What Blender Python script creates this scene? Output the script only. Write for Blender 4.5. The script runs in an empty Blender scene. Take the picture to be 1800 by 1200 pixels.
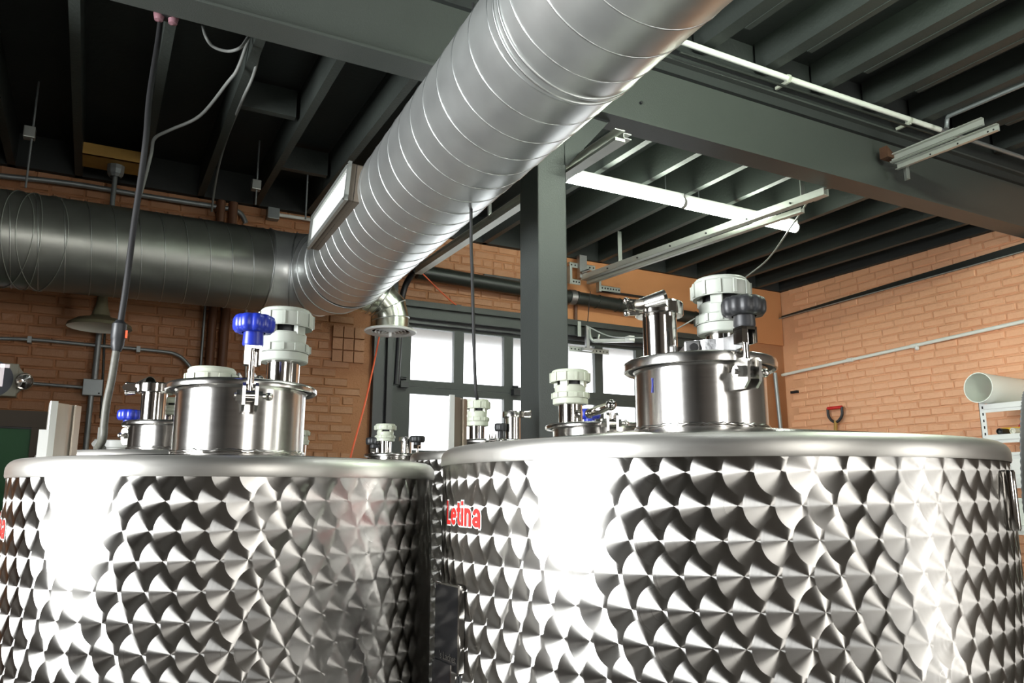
import bpy, bmesh, math, random
from mathutils import Vector, Matrix
random.seed(7)
scene = bpy.context.scene
COL = scene.collection
PI = math.pi
R_ = math.radians

# ------------------------------------------------------------------ camera, world, light, exposure
CAM_H = 1.75
FPX = 1370.0
PITCH, YAW = R_(10.93), R_(28.15)
cam_data = bpy.data.cameras.new('camera')
cam_data.sensor_width = 36.0
cam_data.lens = FPX / 1800.0 * 36.0
cam_data.clip_start = 0.02
cam = bpy.data.objects.new('camera', cam_data)
COL.objects.link(cam)
cam.location = (0, 0, CAM_H)
cam.rotation_euler = (PI / 2 + PITCH, 0, -YAW)
scene.camera = cam

scene.view_settings.view_transform = 'Standard'
scene.view_settings.look = 'None'
scene.view_settings.gamma = 1.0
scene.view_settings.use_curve_mapping = False
scene.view_settings.exposure = 1.0

world = bpy.data.worlds.new('overcast_sky')
scene.world = world
world.use_nodes = True
bg = world.node_tree.nodes['Background']
bg.inputs[0].default_value = (0.93, 0.97, 1.0, 1)
bg.inputs[1].default_value = 3.2


def area_light(name, loc, rot, sx, sy, power, color=(1, 1, 1)):
    l = bpy.data.lights.new(name, 'AREA')
    l.shape = 'RECTANGLE'
    l.size, l.size_y, l.energy, l.color = sx, sy, power, color
    o = bpy.data.objects.new(name, l)
    COL.objects.link(o)
    o.location, o.rotation_euler = loc, rot
    return o


# daylight through the storefront opening on the left wall, and through the smaller openings behind the photographer
area_light('daylight_storefront', (-4.12, 1.4, 2.34), (0, -PI / 2, 0), 2.02, 2.4, 325, (0.96, 0.985, 1.0))
area_light('daylight_rear_window', (0.7, -4.12, 2.6), (PI / 2, 0, 0), 0.9, 1.5, 30, (1.0, 0.96, 0.9))
area_light('daylight_rear_door', (5.35, -4.12, 1.5), (PI / 2, 0, 0), 1.9, 2.8, 55, (1.0, 0.95, 0.88))

# ------------------------------------------------------------------ pixel helpers (1800 x 1200 frame -> a point in the room)
_r = Vector((math.cos(YAW), -math.sin(YAW), 0))
_fh = Vector((math.sin(YAW), math.cos(YAW), 0))
_f = _fh * math.cos(PITCH) + Vector((0, 0, 1)) * math.sin(PITCH)
_u = _r.cross(_f)
CAMP = Vector((0, 0, CAM_H))


def ray(x, y):
    return _f + _r * ((x - 900) / FPX) - _u * ((y - 600) / FPX)


def on(x, y, axis, v):
    d = ray(x, y)
    return CAMP + d * ((v - CAMP[axis]) / d[axis])


def hp(x, y, dist):
    d = ray(x, y)
    return CAMP + d * (dist / math.hypot(d.x, d.y))


def on_tank(x, y, c, R):
    d = ray(x, y)
    a = d.x ** 2 + d.y ** 2
    b = -(c[0] * d.x + c[1] * d.y)
    cc = c[0] ** 2 + c[1] ** 2 - R * R
    disc = max(b * b - a * cc, 0)
    return CAMP + d * ((-b - math.sqrt(disc)) / a)


# ------------------------------------------------------------------ materials
MATS = {}


def new_mat(name):
    m = bpy.data.materials.new(name)
    m.use_nodes = True
    MATS[name] = m
    nt = m.node_tree
    return m, nt, nt.nodes, nt.links, nt.nodes['Principled BSDF']


def srgb(r, g, b):
    def f(c):
        c /= 255.0
        return c / 12.92 if c <= 0.04045 else ((c + 0.055) / 1.055) ** 2.4
    return (f(r), f(g), f(b), 1)


def plain(name, col, rough=0.5, metal=0.0, var=0.12, scale=9.0, bump=0.0, bscale=60.0, emit=None, spec=0.5):
    m, nt, N, L, p = new_mat(name)
    tc = N.new('ShaderNodeTexCoord')
    no = N.new('ShaderNodeTexNoise')
    no.inputs['Scale'].default_value = scale
    no.inputs['Detail'].default_value = 5
    L.new(tc.outputs['Object'], no.inputs['Vector'])
    mix = N.new('ShaderNodeMix')
    mix.data_type = 'RGBA'
    c = col
    mix.inputs['A'].default_value = (c[0] * (1 - var), c[1] * (1 - var), c[2] * (1 - var), 1)
    mix.inputs['B'].default_value = (min(c[0] * (1 + var), 1), min(c[1] * (1 + var), 1), min(c[2] * (1 + var), 1), 1)
    L.new(no.outputs['Fac'], mix.inputs['Factor'])
    L.new(mix.outputs['Result'], p.inputs['Base Color'])
    p.inputs['Roughness'].default_value = rough
    p.inputs['Metallic'].default_value = metal
    p.inputs['Specular IOR Level'].default_value = spec
    if bump:
        n2 = N.new('ShaderNodeTexNoise')
        n2.inputs['Scale'].default_value = bscale
        n2.inputs['Detail'].default_value = 6
        L.new(tc.outputs['Object'], n2.inputs['Vector'])
        bp = N.new('ShaderNodeBump')
        bp.inputs['Strength'].default_value = bump
        bp.inputs['Distance'].default_value = 0.01
        L.new(n2.outputs['Fac'], bp.inputs['Height'])
        L.new(bp.outputs['Normal'], p.inputs['Normal'])
    if emit:
        p.inputs['Emission Color'].default_value = emit[0]
        p.inputs['Emission Strength'].default_value = emit[1]
    return m


BRICK = srgb(172, 123, 86)  # wall paint darkened so the back wall reads as less lit
BRICK_R_LIT = srgb(236, 179, 138)  # same paint lightened, standing in for stronger light on the right wall
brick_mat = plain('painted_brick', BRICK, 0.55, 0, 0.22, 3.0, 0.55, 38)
brick_mat_right = plain('painted_brick_right_wall_lit', BRICK_R_LIT, 0.55, 0, 0.14, 3.0, 0.55, 38)
mortar_right = plain('painted_mortar_right_wall_lit', srgb(220, 164, 124), 0.7, 0, 0.16, 4.0, 0.5, 90)  # mortar lightened with its bricks to look better lit
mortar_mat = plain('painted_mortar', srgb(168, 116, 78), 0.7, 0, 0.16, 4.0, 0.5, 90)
plaster_mat = plain('painted_plaster', srgb(194, 134, 86), 0.7, 0, 0.08, 3.0, 0.15, 120)
black_deck = plain('black_painted_deck', srgb(40, 44, 42), 0.75, 0, 0.2, 4.0, 0.2, 40)
joist_mat = plain('dark_painted_joist', srgb(54, 59, 55), 0.5, 0, 0.12, 5.0, 0.2, 50)
steel_paint = plain('slate_painted_steel', srgb(68, 72, 68), 0.42, 0, 0.08, 6.0, 0.12, 160)
column_paint = plain('slate_column_paint_shaded', srgb(56, 60, 58), 0.42, 0, 0.08, 6.0, 0.12, 160)  # beam's slate paint darkened to stand for weaker light on the column
black_paint = plain('black_painted_steel', srgb(34, 35, 37), 0.4, 0, 0.15, 8.0)
door_paint = plain('slate_painted_door', srgb(52, 57, 54), 0.5, 0, 0.08, 6.0, 0.1, 90)
concrete = plain('concrete', srgb(92, 89, 84), 0.55, 0, 0.2, 2.0, 0.2, 20)
white_wall = plain('dim_painted_wall', srgb(84, 74, 66), 0.7, 0, 0.08, 3.0, 0.15, 40)
grey_valve = plain('pale_grey_plastic', srgb(170, 175, 166), 0.42, 0, 0.03, 20)
cream_valve = plain('cream_plastic', srgb(186, 190, 174), 0.42, 0, 0.03, 20)
blue_plastic = plain('blue_plastic', srgb(32, 50, 160), 0.33, 0, 0.06, 20)
black_plastic = plain('black_plastic', srgb(38, 39, 41), 0.45, 0, 0.1, 30)
rubber = plain('black_rubber', srgb(25, 25, 26), 0.6, 0, 0.1, 30)
white_pvc = plain('white_pvc', srgb(232, 236, 226), 0.4, 0, 0.03, 6)
white_paint = plain('white_painted_metal', srgb(225, 226, 222), 0.45, 0, 0.04, 10)
grey_pipe = plain('galvanised_conduit', srgb(150, 156, 156), 0.45, 0.6, 0.1, 20)
dark_pipe = plain('dark_green_pipe', srgb(46, 50, 46), 0.4, 0.2, 0.15, 12)
angle_mat = plain('zinc_plated_angle', srgb(176, 180, 174), 0.4, 0.7, 0.1, 25)
track_mat = plain('zinc_track', srgb(205, 207, 200), 0.42, 0.55, 0.08, 18)
brown_pipe = plain('brown_painted_pipe', srgb(104, 68, 46), 0.5, 0, 0.12, 14)
orange_mat = plain('orange_cord', srgb(232, 104, 66), 0.5, 0, 0.05, 30)
red_mat = plain('red_ink', srgb(204, 38, 34), 0.45, 0, 0.03, 30)
logo_back = plain('pale_sticker_film', srgb(205, 208, 202), 0.4, 0, 0.02, 30)
yellow_mat = plain('yellow_plastic', srgb(226, 180, 70), 0.5, 0, 0.06, 20)
wood_mat = plain('pale_pine_board', srgb(170, 132, 62), 0.6, 0, 0.2, 18)
green_mat = plain('green_painted_door', srgb(48, 112, 66), 0.5, 0, 0.05, 8)
frame_mat = plain('grey_door_frame', srgb(98, 88, 76), 0.6, 0, 0.08, 10)
sign_mat = plain('grey_sign_box', srgb(176, 176, 160), 0.55, 0, 0.04, 15)
sign_disc = plain('blue_grey_sign_disc', srgb(108, 112, 122), 0.55, 0, 0.05, 15)
letter_mat = plain('lit_sign_letter', srgb(235, 222, 226), 0.5, 0, 0.02, 15, emit=((1.0, .92, .95, 1), 0.28))
enamel_mat = plain('olive_enamel', srgb(116, 112, 88), 0.4, 0, 0.08, 15)
enamel_in = plain('white_enamel', srgb(220, 218, 205), 0.4, 0, 0.04, 15)
rust_mat = plain('rusty_steel', srgb(92, 62, 44), 0.8, 0.2, 0.3, 25, 0.4, 60)
grey_hose = plain('grey_corrugated_hose', srgb(120, 122, 118), 0.5, 0, 0.05, 20)
dark_inside = plain('dark_interior', srgb(22, 22, 22), 0.8, 0, 0.1, 10)
pink_glass = plain('pink_lamp_glass', srgb(120, 88, 94), 0.15, 0, 0.05, 20)
asphalt = plain('asphalt', srgb(150, 150, 148), 0.9, 0, 0.15, 3)
canopy_mat = plain('canopy_soffit', srgb(128, 124, 118), 0.8, 0, 0.06, 3)
paper_mat = plain('white_paper_label', srgb(235, 235, 230), 0.7, 0, 0.02, 10)
dull_cable = plain('dull_grey_cable', srgb(112, 114, 110), 0.6, 0, 0.1, 30)
dusty_cord = plain('dusty_grey_cord', srgb(92, 92, 84), 0.5, 0, 0.45, 60)
glow = plain('fluorescent_tube_glow', (1, 1, 1, 1), 0.4, 0, 0.0, 5, emit=((0.90, 1.0, 0.86, 1), 22.0))
glow_front = plain('front_fluorescent_tube_glow', (1, 1, 1, 1), 0.4, 0, 0.0, 5, emit=((0.86, 1.0, 0.82, 1), 95.0))  # unseen front bay tube, turned up beyond the others to brighten the beam


def metal_mat(name, col, rough, aniso=0.0, streak=(1, 1, 1), var=0.1, rvar=0.08, scale=20, bump=0.0, metal=1.0):
    m, nt, N, L, p = new_mat(name)
    tc = N.new('ShaderNodeTexCoord')
    mp = N.new('ShaderNodeMapping')
    mp.inputs['Scale'].default_value = streak
    L.new(tc.outputs['Object'], mp.inputs['Vector'])
    no = N.new('ShaderNodeTexNoise')
    no.inputs['Scale'].default_value = scale
    no.inputs['Detail'].default_value = 6
    L.new(mp.outputs[0], no.inputs['Vector'])
    mix = N.new('ShaderNodeMix')
    mix.data_type = 'RGBA'
    mix.inputs['A'].default_value = tuple(c * (1 - var) for c in col[:3]) + (1,)
    mix.inputs['B'].default_value = tuple(min(c * (1 + var), 1) for c in col[:3]) + (1,)
    L.new(no.outputs['Fac'], mix.inputs['Factor'])
    L.new(mix.outputs['Result'], p.inputs['Base Color'])
    mr = N.new('ShaderNodeMapRange')
    mr.inputs['To Min'].default_value = max(rough - rvar, 0.02)
    mr.inputs['To Max'].default_value = rough + rvar
    L.new(no.outputs['Fac'], mr.inputs['Value'])
    L.new(mr.outputs[0], p.inputs['Roughness'])
    p.inputs['Metallic'].default_value = metal
    if aniso:
        p.inputs['Anisotropic'].default_value = aniso
        tg = N.new('ShaderNodeTangent')
        tg.direction_type = 'RADIAL'
        tg.axis = 'Z'
        L.new(tg.outputs[0], p.inputs['Tangent'])
        p.inputs['Anisotropic Rotation'].default_value = 0.25
    if bump:
        bp = N.new('ShaderNodeBump')
        bp.inputs['Strength'].default_value = bump
        bp.inputs['Distance'].default_value = 0.01
        L.new(no.outputs['Fac'], bp.inputs['Height'])
        L.new(bp.outputs['Normal'], p.inputs['Normal'])
    return m


STEEL = (0.72, 0.70, 0.66, 1)
brushed = metal_mat('brushed_stainless', (0.60, 0.585, 0.545, 1), 0.46, 0.5, (1, 1, 14), 0.06, 0.05, 12)
brushed_dull = metal_mat('dull_folded_steel', (0.52, 0.49, 0.44, 1), 0.33, 0, (1, 1, .1), 0.15, 0.08, 40)
polished = metal_mat('polished_stainless', (0.62, 0.60, 0.57, 1), 0.11, 0, (1, 1, 1), 0.04, 0.04, 12)
satin = metal_mat('satin_stainless', (0.58, 0.565, 0.535, 1), 0.22, 0.3, (1, 1, 1), 0.06, 0.06, 16)
cast_steel = metal_mat('cast_steel', (0.40, 0.40, 0.40, 1), 0.42, 0, (1, 1, 1), 0.15, 0.1, 60, 0.2)
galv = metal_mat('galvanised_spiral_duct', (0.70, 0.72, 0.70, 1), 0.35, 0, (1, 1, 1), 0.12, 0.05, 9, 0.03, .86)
galv_dark = metal_mat('dark_galvanised_duct', (0.27, 0.275, 0.25, 1), 0.36, 0, (1, 1, 1), 0.12, 0.06, 7, 0.03, .8)  # darker grey than the overhead duct's metal
seam_mat = metal_mat('duct_seam_metal', (0.60, 0.62, 0.61, 1), 0.4, 0, (1, 1, 1), 0.05, 0.05, 20)
galv_green = metal_mat('bright_galvanised_sheet', (0.74, 0.77, 0.66, 1), 0.25, 0, (1, 1, 1), 0.08, 0.06, 14, 0.03)
black_gloss = plain('black_glossy_panel', srgb(18, 18, 19), 0.12, 0, 0.05, 20)


def perlage(name, R, s=0.0445, rh=0.0482, rad=0.0376, slope=0.0):
    """overlapping circular polishing marks: each mark brushed in rings about its own centre"""
    m, nt, N, L, p = new_mat(name)

    def math_(op, a, b=None, c=None):
        n = N.new('ShaderNodeMath')
        n.operation = op
        for i, v in enumerate((a, b, c)):
            if v is None:
                continue
            if isinstance(v, (int, float)):
                n.inputs[i].default_value = v
            else:
                L.new(v, n.inputs[i])
        return n.outputs[0]
    tc = N.new('ShaderNodeTexCoord')
    sep = N.new('ShaderNodeSeparateXYZ')
    L.new(tc.outputs['Object'], sep.inputs[0])
    X, Y, Z = sep.outputs
    phi = math_('ARCTAN2', X, math_('MULTIPLY', Y, -1.0))      # 0 towards -Y, seam at +Y
    u = math_('MULTIPLY', phi, R)
    v = math_('ADD', Z, math_('MULTIPLY', u, slope))
    vr = math_('DIVIDE', v, rh)
    row0 = math_('FLOOR', vr)
    cands = []
    for k in (0, 1):
        row = math_('ADD', row0, float(k))
        dv = math_('SUBTRACT', v, math_('MULTIPLY', row, rh))
        par = math_('FRACT', math_('MULTIPLY', row, 0.5))         # 0 or .5
        jit = math_('MULTIPLY', math_('SUBTRACT', math_('FRACT', math_('MULTIPLY', math_('SINE', math_('MULTIPLY', row, 12.9898)), 43758.5)), 0.5), 0.22)
        off = math_('MULTIPLY', math_('ADD', par, jit), s)
        w = math_('SQRT', math_('MAXIMUM', math_('SUBTRACT', rad * rad, math_('MULTIPLY', dv, dv)), 0.0))
        c = math_('ADD', math_('MULTIPLY', math_('FLOOR', math_('DIVIDE', math_('SUBTRACT', math_('ADD', u, w), off), s)), s), off)
        ok = math_('GREATER_THAN', c, math_('SUBTRACT', u, w))
        key = math_('SUBTRACT', c, math_('MULTIPLY', math_('SUBTRACT', 1.0, ok), 10.0))
        cands.append((key, c, dv, ok))
    (k0, c0, dv0, ok0), (k1, c1, dv1, ok1) = cands
    first = math_('GREATER_THAN', k0, k1)
    second = math_('SUBTRACT', 1.0, first)
    c = math_('ADD', math_('MULTIPLY', c0, first), math_('MULTIPLY', c1, second))
    dv = math_('ADD', math_('MULTIPLY', dv0, first), math_('MULTIPLY', dv1, second))
    du = math_('SUBTRACT', u, c)
    dist = math_('SQRT', math_('ADD', math_('MULTIPLY', du, du), math_('MULTIPLY', dv, dv)))
    # world tangent pointing away from the mark's centre
    cp, sp = math_('COSINE', phi), math_('SINE', phi)
    comb = N.new('ShaderNodeCombineXYZ')
    L.new(math_('MULTIPLY', du, cp), comb.inputs[0])
    L.new(math_('MULTIPLY', du, sp), comb.inputs[1])
    L.new(dv, comb.inputs[2])
    nrm = N.new('ShaderNodeVectorMath')
    nrm.operation = 'NORMALIZE'
    L.new(comb.outputs[0], nrm.inputs[0])
    # ring scratches
    ring = N.new('ShaderNodeTexNoise')
    ring.noise_dimensions = '2D'
    ring.inputs['Scale'].default_value = 1.0
    ring.inputs['Detail'].default_value = 3
    cv = N.new('ShaderNodeCombineXYZ')
    L.new(math_('MULTIPLY', dist, 700.0), cv.inputs[0])
    L.new(math_('MULTIPLY', c, 37.0), cv.inputs[1])
    L.new(cv.outputs[0], ring.inputs['Vector'])
    mr = N.new('ShaderNodeMapRange')
    mr.inputs['To Min'].default_value = 0.25
    mr.inputs['To Max'].default_value = 0.36
    L.new(ring.outputs['Fac'], mr.inputs['Value'])
    gl = N.new('ShaderNodeBsdfAnisotropic')
    gl.distribution = 'MULTI_GGX'
    L.new(mr.outputs[0], gl.inputs['Roughness'])
    gl.inputs['Color'].default_value = (0.42, 0.408, 0.385, 1)
    gl.inputs['Anisotropy'].default_value = -0.72
    L.new(nrm.outputs[0], gl.inputs['Tangent'])
    L.new(gl.outputs[0], N['Material Output'].inputs['Surface'])
    N.remove(p)
    return m


def glass_pane_mat():
    m, nt, N, L, p = new_mat('clouded_pane_glass')
    N.remove(p)
    out = N['Material Output']
    tr = N.new('ShaderNodeBsdfTransparent')
    tl = N.new('ShaderNodeBsdfTranslucent')
    tl.inputs[0].default_value = (0.9, 0.9, 0.9, 1)
    rf = N.new('ShaderNodeBsdfRefraction')
    rf.inputs['Roughness'].default_value = 0.55
    rf.inputs['IOR'].default_value = 1.12
    gl = N.new('ShaderNodeBsdfGlossy')
    gl.inputs['Roughness'].default_value = 0.1
    m1 = N.new('ShaderNodeMixShader')
    m1.inputs[0].default_value = 0.35
    L.new(tr.outputs[0], m1.inputs[1])
    L.new(tl.outputs[0], m1.inputs[2])
    m2 = N.new('ShaderNodeMixShader')
    m2.inputs[0].default_value = 0.88
    L.new(m1.outputs[0], m2.inputs[1])
    L.new(rf.outputs[0], m2.inputs[2])
    m3 = N.new('ShaderNodeMixShader')
    m3.inputs[0].default_value = 0.04
    L.new(m2.outputs[0], m3.inputs[1])
    L.new(gl.outputs[0], m3.inputs[2])
    L.new(m3.outputs[0], out.inputs['Surface'])
    return m


pane_mat = glass_pane_mat()


def clear_plastic():
    m, nt, N, L, p = new_mat('clear_lens')
    N.remove(p)
    out = N['Material Output']
    tr = N.new('ShaderNodeBsdfTransparent')
    gl = N.new('ShaderNodeBsdfGlossy')
    gl.inputs['Roughness'].default_value = 0.08
    mx = N.new('ShaderNodeMixShader')
    mx.inputs[0].default_value = 0.35
    L.new(tr.outputs[0], mx.inputs[1])
    L.new(gl.outputs[0], mx.inputs[2])
    L.new(mx.outputs[0], out.inputs['Surface'])
    return m


lens_mat = clear_plastic()


# ------------------------------------------------------------------ mesh builder (world coordinates in, origin subtracted at build)
class MB:
    def __init__(s):
        s.v, s.f, s.sm = [], [], []

    def add(s, verts, faces, smooth=False):
        b = len(s.v)
        s.v += [Vector(p) for p in verts]
        for f in faces:
            s.f.append([b + i for i in f])
            s.sm.append(smooth)
        return s

    def box(s, lo, hi, M=None):
        x0, y0, z0 = lo
        x1, y1, z1 = hi
        P = [(x0, y0, z0), (x1, y0, z0), (x1, y1, z0), (x0, y1, z0), (x0, y0, z1), (x1, y0, z1), (x1, y1, z1), (x0, y1, z1)]
        if M is not None:
            P = [M @ Vector(p) for p in P]
        return s.add(P, [(0, 3, 2, 1), (4, 5, 6, 7), (0, 1, 5, 4), (1, 2, 6, 5), (2, 3, 7, 6), (3, 0, 4, 7)])

    def bbox(s, lo, hi, b=0.003, M=None):
        """box with chamfered vertical and horizontal edges"""
        bm = bmesh.new()
        bmesh.ops.create_cube(bm, size=1)
        for v in bm.verts:
            v.co = Vector([lo[i] + (v.co[i] + 0.5) * (hi[i] - lo[i]) for i in range(3)])
        bmesh.ops.bevel(bm, geom=bm.edges[:], offset=b, segments=2, profile=0.6, affect='EDGES')
        bm.verts.index_update()
        P = [(M @ v.co if M is not None else v.co.copy()) for v in bm.verts]
        F = [[v.index for v in f.verts] for f in bm.faces]
        bm.free()
        return s.add(P, F)

    def ring_frame(s, d):
        d = d.normalized()
        a = Vector((0, 0, 1)) if abs(d.z) < 0.9 else Vector((1, 0, 0))
        x = d.cross(a).normalized()
        return x, d.cross(x).normalized()

    def tube(s, pts, r, n=10, cap=True, smooth=True):
        """sweep a circle along points; r a number or list"""
        pts = [Vector(p) for p in pts]
        rs = r if isinstance(r, (list, tuple)) else [r] * len(pts)
        V, F = [], []
        x = None
        for i, p in enumerate(pts):
            d = (pts[min(i + 1, len(pts) - 1)] - pts[max(i - 1, 0)])
            d = d.normalized() if d.length > 1e-9 else Vector((0, 0, 1))
            if x is None:
                x, y = s.ring_frame(d)
            else:
                x = (x - d * x.dot(d)).normalized()
                y = d.cross(x)
            for k in range(n):
                a = 2 * PI * k / n
                V.append(p + (x * math.cos(a) + y * math.sin(a)) * rs[i])
        for i in range(len(pts) - 1):
            for k in range(n):
                F.append((i * n + k, i * n + (k + 1) % n, (i + 1) * n + (k + 1) % n, (i + 1) * n + k))
        s.add(V, F, smooth)
        if cap:
            m = len(pts) - 1
            s.add([V[k] for k in range(n)], [tuple(range(n))[::-1]])
            s.add([V[m * n + k] for k in range(n)], [tuple(range(n))])
        return s

    def lathe(s, prof, c, n=48, axis=Vector((0, 0, 1)), smooth=True, split=35, xdir=None):
        """prof: [(radius, height)] turned about axis through c; sharp profile corners are split"""
        axis = Vector(axis).normalized()
        x, y = s.ring_frame(axis)
        if xdir is not None:
            x = (Vector(xdir) - axis * axis.dot(Vector(xdir))).normalized()
            y = axis.cross(x)
        c = Vector(c)
        segs = [[0]]
        for i in range(1, len(prof)):
            segs[-1].append(i)
            if i < len(prof) - 1:
                a = Vector((prof[i][0] - prof[i - 1][0], prof[i][1] - prof[i - 1][1]))
                b = Vector((prof[i + 1][0] - prof[i][0], prof[i + 1][1] - prof[i][1]))
                if a.length > 1e-9 and b.length > 1e-9 and a.angle(b) > R_(split):
                    segs.append([i])
        for sg in segs:
            V, F = [], []
            for i in sg:
                rr, h = prof[i]
                for k in range(n):
                    a = 2 * PI * k / n
                    V.append(c + axis * h + (x * math.cos(a) + y * math.sin(a)) * rr)
            for i in range(len(sg) - 1):
                for k in range(n):
                    F.append((i * n + k, i * n + (k + 1) % n, (i + 1) * n + (k + 1) % n, (i + 1) * n + k))
            s.add(V, F, smooth)
        return s

    def cyl(s, a, b, r, n=20, r2=None):
        a, b = Vector(a), Vector(b)
        d = (b - a)
        h = d.length
        r2 = r if r2 is None else r2
        return s.lathe([(0.0001, 0), (r, 0), (r2, h), (0.0001, h)], a, n, d)

    def prism(s, poly, origin, ex, ey, depth):
        """poly in 2-D (ex, ey), extruded along ex x ey by depth (centred)"""
        ex, ey = Vector(ex), Vector(ey)
        ez = ex.cross(ey).normalized()
        o = Vector(origin)
        n = len(poly)
        A = [o + ex * p[0] + ey * p[1] - ez * depth / 2 for p in poly]
        B = [o + ex * p[0] + ey * p[1] + ez * depth / 2 for p in poly]
        F = [tuple(range(n))[::-1], tuple(range(n, 2 * n))]
        F += [(i, (i + 1) % n, n + (i + 1) % n, n + i) for i in range(n)]
        return s.add(A + B, F)

    def sphere(s, c, r, n=14):
        prof = [(max(r * math.sin(PI * i / 8), 0.0001), -r * math.cos(PI * i / 8)) for i in range(9)]
        return s.lathe(prof, c, n)


ORG = {}


def finish(o, parent, origin):
    COL.objects.link(o)
    ORG[o.name] = Vector(origin)
    if parent is not None:
        o.parent = parent
        o.location = Vector(origin) - ORG[parent.name]
    else:
        o.location = origin
    return o


def obj(name, mb, mat, parent=None, label=None, cat=None, group=None, kind=None, origin=None):
    if origin is None:
        xs = [v.x for v in mb.v]
        ys = [v.y for v in mb.v]
        zs = [v.z for v in mb.v]
        origin = Vector(((min(xs) + max(xs)) / 2, (min(ys) + max(ys)) / 2, min(zs)))
    origin = Vector(origin)
    me = bpy.data.meshes.new(name)
    me.from_pydata([v - origin for v in mb.v], [], mb.f)
    me.polygons.foreach_set('use_smooth', mb.sm)
    me.materials.append(mat)
    me.update()
    o = bpy.data.objects.new(name, me)
    tag(o, label, cat, group, kind)
    return finish(o, parent, origin)


def tag(o, label=None, cat=None, group=None, kind=None):
    if label:
        o['label'] = label
    if cat:
        o['category'] = cat
    if group:
        o['group'] = group
    if kind:
        o['kind'] = kind
    return o


def thing(name, label, cat, loc, group=None):
    o = bpy.data.objects.new(name, None)
    o.empty_display_size = 0.1
    tag(o, label, cat, group)
    return finish(o, None, Vector(loc))


def smooth_path(pts, n=6):
    """Catmull-Rom through the points"""
    P = [Vector(p) for p in pts]
    P = [P[0] * 2 - P[1]] + P + [P[-1] * 2 - P[-2]]
    out = []
    for i in range(1, len(P) - 2):
        a, b, c, d = P[i - 1], P[i], P[i + 1], P[i + 2]
        for k in range(n):
            t = k / n
            out.append(0.5 * ((2 * b) + (c - a) * t + (2 * a - 5 * b + 4 * c - d) * t * t + (3 * b - a - 3 * c + d) * t ** 3))
    out.append(P[-2])
    return out


def cable(name, pts, r, mat, label, cat='cable', group=None, n=8):
    return obj(name, MB().tube(smooth_path(pts), r, n), mat, None, label, cat, group)


# ------------------------------------------------------------------ room shell
XR, YB = 6.577, 6.0
XL, YF = -4.2, -4.2
ZC = 3.92                      # underside of the rear joists
BEAM_Y = 3.2
S = 'structure'
FLOOR = obj('floor', MB().box((XL - .3, YF - .3, -0.12), (XR + .3, YB + .3, 0)), concrete, kind=S)


def wall_with_holes(name, axis, pos, thick, a0, a1, z1, holes, mat):
    """wall in plane axis=pos built of blocks around rectangular holes (a0,a1,z0,z1)"""
    mb = MB()
    cuts = sorted({a0, a1, *[h[0] for h in holes], *[h[1] for h in holes]})
    for p, q in zip(cuts, cuts[1:]):
        hs = sorted([h for h in holes if h[0] <= p + 1e-6 and h[1] >= q - 1e-6], key=lambda h: h[2])
        z = 0.0
        for h in hs + [(0, 0, z1, z1)]:
            if h[2] > z + 1e-6:
                lo = (p, pos, z) if axis == 1 else (pos, p, z)
                hi = (q, pos + thick, h[2]) if axis == 1 else (pos + thick, q, h[2])
                mb.box(tuple(min(a, b) for a, b in zip(lo, hi)), tuple(max(a, b) for a, b in zip(lo, hi)))
            z = max(z, h[3])
    return obj(name, mb, mat, kind=S)


DX0, DX1, DZ1 = 2.02, 5.82, 3.20           # overhead door opening
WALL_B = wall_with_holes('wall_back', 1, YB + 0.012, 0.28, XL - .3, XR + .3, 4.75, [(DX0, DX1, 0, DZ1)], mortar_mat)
obj('wall_right_front', MB().box((XR + .012, YF - .3, 0), (XR + .29, 2.3, 4.75)), white_wall, kind=S)
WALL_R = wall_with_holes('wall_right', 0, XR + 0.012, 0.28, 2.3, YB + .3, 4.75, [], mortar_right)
WALL_L = wall_with_holes('wall_left', 0, XL, -0.25, YF - .3, YB + .3, 4.75, [(0.2, 2.6, 1.32, 3.36)], white_wall)
WALL_F = wall_with_holes('wall_front', 1, YF, -0.25, XL - .3, XR + .3, 4.75, [(0.25, 1.15, 1.85, 3.35), (4.4, 6.3, 0.0, 2.9)], white_wall)


def window_frame(name, axis, pos, a0, a1, z0, z1, na, nz):
    mb = MB()
    t = 0.06

    def bar(p, q, r, s_):
        if axis == 0:
            mb.box((pos - .04, p, r), (pos + .04, q, s_))
        else:
            mb.box((p, pos - .04, r), (q, pos + .04, s_))
    for i in range(na + 1):
        c = a0 + (a1 - a0) * i / na
        bar(max(c - t / 2, a0), min(c + t / 2, a1), z0, z1)
    for i in range(nz + 1):
        c = z0 + (z1 - z0) * i / nz
        bar(a0, a1, max(c - t / 2, z0), min(c + t / 2, z1))
    return obj(name, mb, black_paint, kind=S)


obj('wall_light_blocker', MB().box((-.84, 3.6, 0), (-.72, YB + .02, 4.16)), white_wall, kind=S)  # unseen wall added to shade the left end of the back wall
window_frame('window_1', 0, XL + .03, 0.2, 2.6, 1.32, 3.36, 2, 2)
window_frame('window_2', 1, YF + .03, 0.25, 1.15, 1.85, 3.35, 2, 1)
window_frame('door_3', 1, YF + .03, 4.4, 6.3, 0.0, 2.9, 3, 2)

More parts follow.
